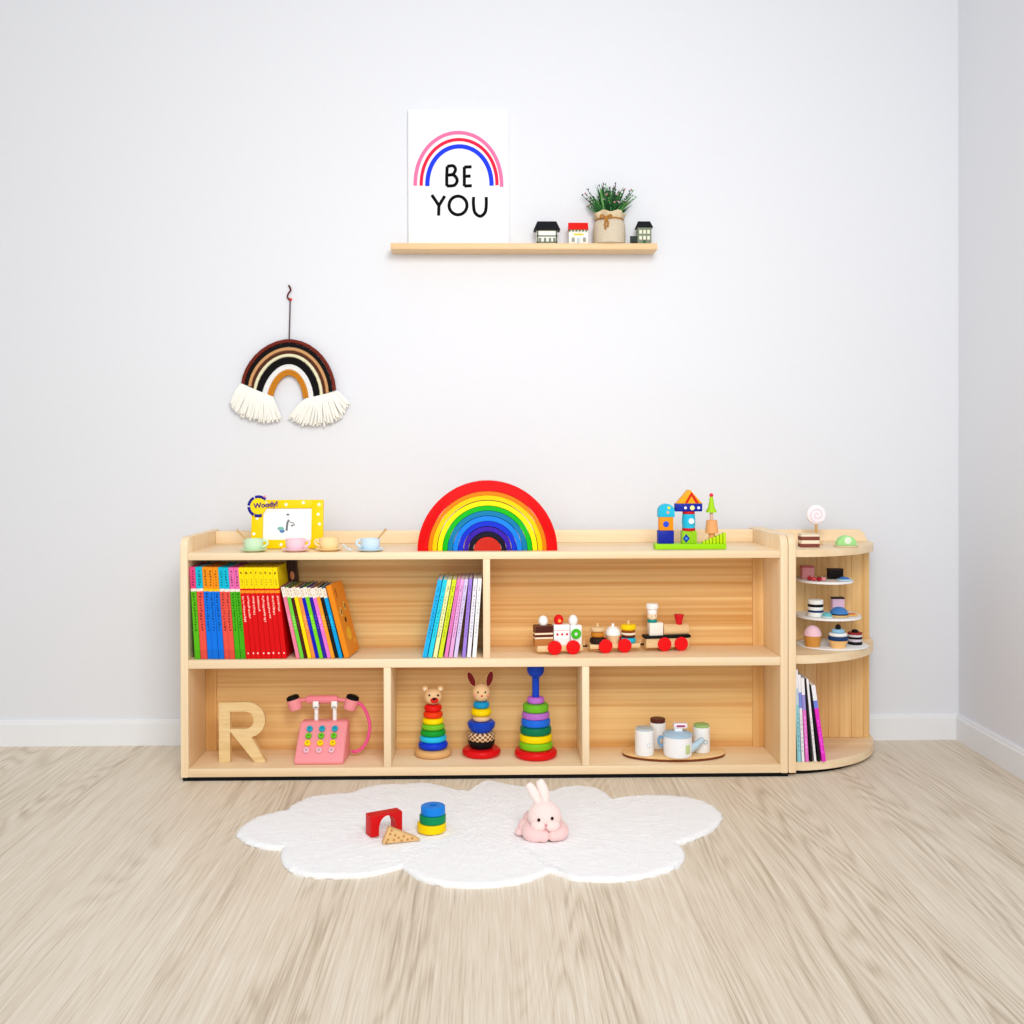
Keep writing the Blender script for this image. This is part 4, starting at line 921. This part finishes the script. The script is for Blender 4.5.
b = B(); b.box(-18*s_, 22*s_, -18*s_, 18*s_, 127*s_, 142*s_, WG, .001); b.box(-22*s_, 48*s_, -20*s_, 20*s_, 142*s_, 168*s_, mat((246,216,226), .4, name='pale_pink'), .003); b.box(-8*s_, 34*s_, -20.6*s_, -19*s_, 150*s_, 160*s_, mat((170,70,110), .5, name='wine')); b.build('knob', tpot, label='pale pink lid knob')
b = B(); b.tube(smooth([(-70*s_,0,92*s_), (-92*s_,0,96*s_), (-98*s_,0,72*s_), (-86*s_,0,52*s_), (-72*s_,0,52*s_)]), 7*s_, mat((120,160,195), .4, name='handle_blue'), seg=12); b.build('handle', tpot, label='blue handle')
b = B(); b.tube([(66*s_,0,30*s_), (98*s_,-.004,58*s_), (130*s_,-.006,88*s_)], [20*s_,17*s_,13*s_], mat((190,216,232), .4, name='spout_blue'), seg=16); b.build('spout', tpot, label='pale blue spout')
b = B(); b.M = Matrix.Rotation(R_(32), 4, 'Z'); b.box(-12*s_, 12*s_, -78*s_, -73*s_, 26*s_, 70*s_, mat((196,216,150), .5, name='tag_green'), .0004); b.build('tea_tag', tpot, label='pale green tag')

# ------------------------------------------------------------------ toy food in the rounded end shelf
def at(px, Y, z): return (X(px, Y, 560), Y, z)
e = 1/S(.16)
def simple(name, px, Y, z, fn, lab, cat='toy food', grp='toy food in the end shelf'):
    t = thing(name, lab, cat, at(px, Y, z), group=grp); fn(t, 1/S(Y)); return t
def part(t, name, fn, lab=None): b = B(); fn(b); b.build(name, t, label=lab)
PNK = mat((236,160,170), .5, name='pink_paint'); PPINK = mat((246,206,216), .5, name='pale_pink'); DK = mat((28,22,24), .5, name='dark_paint'); BLUE = mat((70,130,200), .45, name='blue_paint'); NVY = mat((30,60,110), .45, name='navy_paint')
BRN = mat((134,74,60), .5, name='brown_paint')
def lol(t, s):
    part(t, 'stand', lambda b: b.disc(6*s, 0, 4*s, TOYW, rnd=.001))
    part(t, 'stick', lambda b: b.tube([(0,0,3*s), (0,0,25*s)], 1.5*s, mat((216,170,110), .5, name='stick_wood'), seg=10), 'wooden stick')
    def ballf(b):
        b.disc(10*s, -3.5*s, 3.5*s, mat((252,246,250), .4, name='candy_white'), c=(0,0,29.8*s), axis='y', rnd=2.6*s)
        b.tube([(r_*math.cos(a)*s, -3.6*s, 29.8*s+r_*math.sin(a)*s) for a, r_ in [(k*.35, .6+k*.22) for k in range(34)]], .55*s, mat((240,214,228), .5, name='swirl'), seg=6, flat=(0,1,0))
    part(t, 'candy', ballf, 'white swirl candy')
simple('toy_lollipop', 816.2, .19, ZT, lol, 'white swirl lollipop on a stick standing on the end shelf top')
def slic(t, s): 
    def f(b):
        for z0, z1, m in ((0,3.2,BRN), (3.2,7,CREAM), (7,10.4,BRN), (10.4,13,CREAM)): b.box(-9.4*s, 9.4*s, 0, 12*s, z0*s, z1*s, m, .0006)
    part(t, 'layers', f)
simple('toy_cake', 810.5, .10, ZT, slic, 'brown and cream layered cake slice below the lollipop')
def kiwi(t, s):
    part(t, 'plate', lambda b: b.disc(12*s, 0, 1.2*s, mat((226,206,170), .5, name='plate_wood'), rnd=.0003))
    def f(b): b.M = Matrix.Translation((0,0,1.2*s)); b.arch(0, 9.8*s, -4*s, 4*s, mat((170,232,150), .4, name='kiwi'), bev=1.2*s); b.disc(3.6*s, -4.3*s, -3.8*s, c=(.6*s,0,5*s), axis='y', rnd=.0002, m=mat((236,246,226), .4, name='kiwi_core'))
    part(t, 'fruit', f, 'pale green half round')
simple('toy_fruit', 846, .12, ZT, kiwi, 'pale green half-round fruit slice on the end shelf top')
z1, z2 = TIERS; z3 = ZM+.0035
def cube(w, h_, d, m, bev=.0012):
    def f(t, s): part(t, 'body', lambda b: b.box(-w/2*s, w/2*s, -d/2*s, d/2*s, 0, h_*s, m, bev)); part(t, 'icing', lambda b: b.box(-w/2*s-.0004, w/2*s+.0004, -d/2*s-.0004, d/2*s+.0004, h_*s, (h_+1.6)*s, mat((206,110,120), .5, name='icing_rose') if m == PNK else mat((60,44,44), .5, name='icing_dark'), .0005))
    return f
simple('toy_cake', 807, .20, z1, cube(12, 11, 9, PNK), 'dusty pink cake block on the upper white tray')
for k, (px_, Y, c) in enumerate(((809.5, .15, (190,40,60)), (814, .137, (214,80,90)), (819, .132, (170,24,50)), (823.5, .135, (236,150,160)))):
    b = B(); b.ball((0,0,2.1*e), (2.5*e, 2.5*e, 2.1*e), mat(c, .4, name='berry'), 14, 8); b.tube([(0,0,4*e), (.6*e,0,5*e)], .35*e, mat((70,110,50), .5, name='berry_stem'), seg=6)
    tag(b.build('toy_berry', loc=at(px_, Y, z1)), ['small red berry, leftmost on the upper white tray', 'light red berry, second from the left on the upper white tray', 'dark red berry, third from the left on the upper white tray', 'pink berry nearest the black cake on the upper white tray'][k], 'toy food', 'toy food in the end shelf')
simple('toy_cake', 835, .19, z1, cube(14.5, 8.6, 8, DK), 'black rectangular cake block on the upper white tray')
def bis(t, s):
    part(t, 'base', lambda b: b.disc(7*s, 0, 1.5*s, mat((190,220,240), .45, name='ice_blue'), rnd=.0005)); part(t, 'top', lambda b: b.lathe([(0,1.5*s), (5.5*s,1.5*s), (4*s,3.2*s), (0,4*s)], BLUE), 'blue top')
simple('toy_biscuit', 844, .145, z1, bis, 'flat blue biscuit at the right end of the upper white tray')
def striped(t, s):
    for z0, z1_, m in ((0,4.2,WP), (4.2,6.4,NVY), (6.4,9.6,WP), (9.6,12.4,DK), (12.4,16.5,WP)): part(t, 'layer', lambda b, z0=z0, z1_=z1_, m=m: b.disc(7.6*s, z0*s, z1_*s, m, rnd=.0008))
simple('toy_cake', 815.5, .16, z2, striped, 'round white and black striped cake on the lower white tray')
def teal(t, s):
    part(t, 'base', lambda b: b.disc(5.4*s, 0, 1.6*s, mat((210,226,226), .45, name='pale_grey'), rnd=.0005)); part(t, 'top', lambda b: b.lathe([(0,1.6*s), (5*s,1.6*s), (4*s,4.4*s), (0,5.6*s)], mat((110,190,200), .45, name='teal_paint')), 'teal top')
simple('toy_biscuit', 827, .13, z2, teal, 'small teal domed biscuit on the lower white tray')
simple('toy_cake', 837.5, .215, z2, cube(12, 14.5, 7, mat((236,200,226), .5, name='lilac_pink')), 'tall lilac pink cake block at the back of the lower white tray')
def dome(t, s):
    part(t, 'base', lambda b: b.disc(9.5*s, 0, 2*s, mat((226,190,130), .5, name='biscuit'), rnd=.0006)); part(t, 'cream', lambda b: b.disc(9*s, 2*s, 3.2*s, DK, rnd=.0004)); part(t, 'icing', lambda b: b.lathe([(0,3.2*s), (8.8*s,3.2*s), (8*s,6*s), (4.6*s,9*s), (0,10*s)], BLUE), 'blue icing dome')
simple('toy_cake', 839, .15, z2, dome, 'blue domed cake on a tan base on the lower white tray')
def wafer(t, s): part(t, 'biscuit', lambda b: b.prism([(-5*s,-2*s), (5*s,-3*s), (4*s,3*s), (-4*s,3*s)], 0, 1.6*s, mat((232,180,100), .5, name='wafer'), 'xy', .0004)); part(t, 'filling', lambda b: b.box(-3*s, 3*s, -1.6*s, 2*s, 1.6*s, 2.6*s, mat((220,110,60), .5, name='jam'), .0004))
simple('toy_biscuit', 852, .16, z2, wafer, 'tan wafer biscuit at the right end of the lower white tray')
def cup1(t, s):
    def f(b): b.lathe([(0,0)]+[(7.2*s,0), (8.4*s,11*s), (0,11*s)], mat((214,150,70), .5, .12, 300, name='case_brown'), seg=32)
    part(t, 'case', f)
    part(t, 'icing', lambda b: b.lathe([(0,11*s)]+[(8.8*s*math.cos(a), 11*s+10*s*math.sin(a)) for a in [pi/2*k/8 for k in range(8)]]+[(0,21*s)], mat((248,206,220), .5, .06, 120, name='icing_pink')), 'pale pink icing dome')
simple('toy_cupcake', 812.5, .13, z3, cup1, 'cupcake with pale pink dome in a brown case, left on the flat tray')
def cup2(t, s):
    part(t, 'case', lambda b: b.lathe([(0,0), (7*s,0), (9.2*s,7.5*s), (0,7.5*s)], mat((244,196,130), .5, name='case_tan')))
    for z0, z1_, r, m in ((7.5,11.5,10,NVY), (11.5,14.8,9,WP), (14.8,18.4,6.4,mat((150,200,230), .45, name='sky'))): part(t, 'layer', lambda b, z0=z0, z1_=z1_, r=r, m=m: b.disc(r*s, z0*s, z1_*s, m, rnd=(z1_-z0)*.45*s))
    part(t, 'cherry', lambda b: b.ball((0,0,20.6*s), 2.9*s, DK, 14, 8), 'dark cherry')
simple('toy_cupcake', 838, .11, z3, cup2, 'cupcake with navy and white rings and a dark cherry on the flat tray')
def cup3(t, s):
    for z0, z1_, m in ((0,3,DK), (3,5.6,mat((216,206,216), .5, name='lilac_grey')), (5.6,7.8,DK), (7.8,10,mat((222,214,220), .5, name='pale_lilac')), (10,12,mat((160,50,44), .5, name='jam_red'))): part(t, 'layer', lambda b, z0=z0, z1_=z1_, m=m: b.disc(7*s, z0*s, z1_*s, m, rnd=.0006))
    part(t, 'topping', lambda b: b.ball((0,0,13*s), (3.6*s, 3.6*s, 2*s), DK, 14, 8), 'dark topping')
simple('toy_cake', 855, .16, z3, cup3, 'small dark and pale layered cake with red top, right on the flat tray')

# ------------------------------------------------------------------ rug and toys on it
OUT = [(237.3,834.7),(244.6,826),(261.7,817.6),(288.6,812),(291,808),(305.7,800.5),(327.7,796.4),(352,795),(357,792),(376.5,787),(401,786),(425.3,785),(442.4,788.3),(457,792),(470,792.6),(480.5,785),(488.5,782.4),(499,784.3),(512,787),(526.7,788.5),(549,793),(565,789),(580.7,787.7),(596.6,790),(607,795.6),(613.7,802.2),(628,799),(649,797.4),(675.6,798.2),(696.7,801),(712.5,807.5),(721.8,816.7),(717.8,826),(704.6,835),(688.8,841.7),(677,845),(683.5,852.3),(683.5,860),(675.6,868),(654.5,876),(628,880.7),(601.8,881.3),(575.5,880),(562.3,876),(550.4,872),(538.5,877.3),(522.7,882.6),(496.4,886.5),(470,887.6),(449.7,886.7),(432.6,883.5),(415.5,877.4),(402,867.7),(386,872),(366.7,876.2),(340,878),(315.4,877.4),(296,873.8),(285,866.4),(281.3,858),(283,849.3),(266.6,848.6),(249.5,845),(239.8,838.4)]
corners = {(613.7,802.2),(677,845),(550.4,872),(402,867.7),(283,849.3),(470,792.6),(288.6,812),(352,795)}
RZ = .010
pts = []
n = len(OUT)
for i in range(n):
    p0, p1, p2, p3 = OUT[i-1], OUT[i], OUT[(i+1) % n], OUT[(i+2) % n]
    if p1 in corners: p0 = p1
    if p2 in corners: p3 = p2
    for k in range(8):
        t = k/8
        pts.append(tuple(.5*(2*p1[j]+(-p0[j]+p2[j])*t+(2*p0[j]-5*p1[j]+4*p2[j]-p3[j])*t*t+(-p0[j]+3*p1[j]-3*p2[j]+p3[j])*t**3) for j in (0,1)))
ground = [G(px_, py_, RZ*.3) for px_, py_ in pts]
gx = sum(p[0] for p in ground)/len(ground); gy = sum(p[1] for p in ground)/len(ground)
loc = [(p[0]-gx, p[1]-gy) for p in ground]
rnd = random.Random(11)
b = B(); rings = []
lev = [(1.0, 0), (1.003, .004), (.997, .008), (.988, RZ)]+[(.988*(1-(k/46)), RZ) for k in range(1, 46)]
for f_, z in lev:
    row = []
    for k, (x_, y_) in enumerate(loc):
        j = 1+(rnd.uniform(-.004, .004) if f_ > .98 else rnd.uniform(-.002, .002)*f_)
        zz = z if z < RZ else RZ+.0022*noise.noise(Vector((x_*f_*120, y_*f_*120, 3)))+.001*noise.noise(Vector((x_*f_*30, y_*f_*30, 9)))
        row.append((x_*f_*j, y_*f_*j, zz))
    rings.append(row)
m_ = len(loc); vs = [p for r_ in rings for p in r_]+[(0,0,RZ)]
fs = [(a*m_+k, a*m_+(k+1) % m_, (a+1)*m_+(k+1) % m_, (a+1)*m_+k) for a in range(len(rings)-1) for k in range(m_)]
fs += [((len(rings)-1)*m_+k, (len(rings)-1)*m_+(k+1) % m_, len(vs)-1) for k in range(m_)]
fs.append(tuple(range(m_))[::-1])
b.raw(vs, fs, mat((252,252,254), .95, .04, 160, .9, name='rug_pile'))
tag(b.build('cloud_rug', loc=(gx, gy, 0), angle=60), 'white fluffy cloud-shaped rug lying on the floor before the bookshelf', 'rug')
RT = RZ+.0015
# red arch block
ax, ay = G(371, 838, RT); ax2, ay2 = G(402.5, 832, RT); aw = math.hypot(ax2-ax, ay2-ay); aa = math.atan2(ay2-ay, ax2-ax)
ah = 20.6/FPX*(ay+DIST)
poly = [(0,0), (aw*.26,0)]+[(aw*.53-aw*.27*math.cos(a), aw*.28+aw*.3*math.sin(a)) for a in [pi*k/16 for k in range(17)]]+[(aw*.80,0), (aw,0), (aw,ah), (0,ah)]
b = B(); b.prism(poly, 0, .032, mat((214,20,24), .4, .06, name='red_block'), 'xz', .0012)
tag(b.build('arch_block', loc=(ax, ay, RT), rot=(0,0,aa)), 'red wooden arch block standing on the cloud rug', 'toy block')
# wedge
w0 = G(382.6, 844.5, RT); w1 = G(420.4, 841, RT)
wl = math.hypot(w1[0]-w0[0], w1[1]-w0[1]); wa = math.atan2(w1[1]-w0[1], w1[0]-w0[0]); wh = 17/FPX*(w0[1]+DIST)*.93
wd = thing('cheese_wedge', 'tan wooden cheese wedge with holes leaning by the red arch block', 'toy food', (w0[0], w0[1], RT), (0,0,wa))
b = B(); CH = mat((228,186,128), .5, .06, name='wedge_wood')
b.prism([(0,0), (wl,0), (wl*.86,wh*.24), (wl*.17,wh)], 0, .018, CH, 'xz', .0012); b.build('body', wd)
b = B(); rg = random.Random(2)
for u_, v_ in ((.14,.25), (.2,.6), (.3,.2), (.33,.5), (.42,.32), (.5,.12), (.56,.38), (.66,.16), (.78,.2), (.24,.82), (.1,.08)):
    b.disc(.0028, -.0005, .001, mat((190,136,76), .6, name='wedge_dot'), c=(u_*wl, 0, v_*wh), axis='y', seg=12)
b.build('holes', wd, label='darker round holes')
# rings
rx0, ry0 = G(431.8, 830.6, RT); rsx = (ry0+DIST)/FPX
z = RT
for px_, r, h_, c, lab in ((431.8, 14.5, 9.4, (252,214,0), 'yellow wooden ring at the bottom of the small stack on the rug'), (432.8, 13.2, 9.2, (10,140,84), 'green wooden ring in the middle of the small stack on the rug'), (433.2, 12.2, 9.4, (20,130,226), 'blue wooden ring on top of the small stack on the rug')):
    h2 = h_*rsx*.9
    b = B(); b.disc(r*rsx, 0, h2, mat(c, .4, name='ring_paint'), rnd=.003, hole=3.6*rsx)
    tag(b.build('toy_ring', loc=(G(px_, 830, RT)[0], ry0, z)), lab, 'toy ring', 'wooden rings stacked on the rug'); z += h2
# plush rabbit lying on its belly
qx, qy = G(545, 838.5, RT); r_ = (qy+DIST)/FPX
pl = thing('plush_rabbit', 'pale pink plush rabbit lying on the right half of the cloud rug', 'plush toy', (qx, qy, RT))
FUR = mat((250,224,218), .95, .06, 200, .6, name='pink_plush', sheen=.3); FUR2 = mat((247,208,205), .95, .06, 200, .6, name='pink_plush_deep', sheen=.3)
b = B()
def blob(c, r): b.ball([v*r_ for v in c], [v*r_ for v in r], FUR2, 24, 14)
blob((0, 26, 10), (15, 24, 10)); blob((-11, 40, 7), (10, 12, 7)); blob((11, 40, 7), (9, 12, 7))
blob((-19, 18, 6.5), (8, 12, 6.5)); blob((-25, 10, 3.6), (5, 7, 3.6))
# forelegs
for pth, rr in (([(-11,22,9), (-16,8,6.5), (-15,-2,6), (-10,-7,5.6), (-2,-8,5.2)], [7,7.4,7.6,7.2,5]), ([(11,22,9), (17,8,6.5), (17,0,5.6), (13,-5,5.2), (8,-7,5)], [7,6.8,6.6,6.2,4.5])):
    b.tube([[v*r_ for v in p] for p in smooth(pth, 4)], [r_*(rr[min(int(k/4), 4)]*(1-(k % 4)/4)+rr[min(int(k/4)+1, 4)]*(k % 4)/4) for k in range(17)], FUR2, seg=16)
    b.ball([pth[-1][0]*r_, pth[-1][1]*r_, pth[-1][2]*r_], [rr[-1]*r_*1.25]*3, FUR2, 18, 10)
bod = b.build('body', pl)
b = B(); hc = Vector((0, 6, 20.5))
b.ball(hc*r_, (17*r_, 15*r_, 15*r_), FUR, 32, 18); b.ball(Vector((-5.5, -3.5, 14.5))*r_, (9*r_, 8*r_, 6.5*r_), FUR, 24, 12); b.ball(Vector((6, -3.5, 14.5))*r_, (9*r_, 8*r_, 6.5*r_), FUR, 24, 12)
hd = b.build('head', pl)
for sx, zz in ((-6.6, 21.2), (6.8, 22.6)):
    b = B(); b.ball(Vector((sx, -8.3, zz))*r_, 1.6*r_, BLKM, 14, 8); b.build('eye', hd, label='black bead eye')
b = B(); b.ball(Vector((0.4, -10.6, 16.8))*r_, (1.6*r_, .8*r_, 1.0*r_), mat((222,150,156), .8, name='nose_pink'), 12, 8); b.tube([(Vector(p)*r_) for p in ((.4,-11.2,16), (.3,-10.6,13.2), (-2,-11,11.8))], .3*r_, mat((206,130,136), .8, name='stitch'), seg=6); b.tube([(Vector(p)*r_) for p in ((.3,-10.6,13.2), (2.6,-11,11.8))], .3*r_, mat((206,130,136), .8, name='stitch'), seg=6); b.build('nose', hd)
for pth, rr in (([(-5,8,31), (-9,10,39), (-13,12,46), (-17,13,51)], 4.3), ([(1,8,32), (0,10,41), (-3,12,49.5), (-5,13,55)], 4.6)):
    sp_ = smooth(pth, 5); b = B(); nn = len(sp_)
    b.tube([Vector(p)*r_ for p in sp_], [rr*r_*(.62+.75*math.sin(pi*min(1, (k/(nn-1))*.86+.08)))*.85 if k < nn-1 else rr*r_*.3 for k in range(nn)], mat((250,232,226), .95, .05, 200, .6, name='ear_plush', sheen=.3), seg=16); b.build('ear', hd, label='pale cream ear')

# things rest a hair above what carries them
for o in list(C.objects):
    if o.parent is None and 'category' in o and o['category'] not in ('bookshelf', 'book', 'rug', 'wall hanging') and o.name not in ('end_shelf', 'wall_shelf'): o.location.z += .0006

# ------------------------------------------------------------------ light
w = bpy.data.worlds.new('daylight'); bpy.context.scene.world = w; w.use_nodes = True
w.node_tree.nodes['Background'].inputs[0].default_value = (.975, .985, 1, 1); w.node_tree.nodes['Background'].inputs[1].default_value = .44
def area(name, loc, target, size, sy, power, col):
    l = bpy.data.lights.new(name, 'AREA'); l.shape = 'RECTANGLE'; l.size = size; l.size_y = sy; l.energy = power; l.color = col
    o = bpy.data.objects.new(name, l); C.objects.link(o); o.location = loc
    o.rotation_euler = (Vector(target)-Vector(loc)).to_track_quat('-Z', 'Y').to_euler(); return o
o = area('softbox_above_camera', (.36, -2.4, 2.0), (-.08, .36, .95), .8, .8, 9.5, (1, .993, .985)); o.data.spread = R_(105)  # unseen softbox added above the camera, beam narrowed to brighten the wall centre
area('fill_behind_camera', (-.3, -4.0, 1.5), (0, .3, .8), 2.2, 1.6, 22, (1, .99, .975))  # added unseen fill behind the camera, evens out the light
vs_ = bpy.context.scene.view_settings
vs_.view_transform = 'Standard'; vs_.look = 'None'; vs_.gamma = 1; vs_.use_curve_mapping = False; vs_.exposure = 0.51
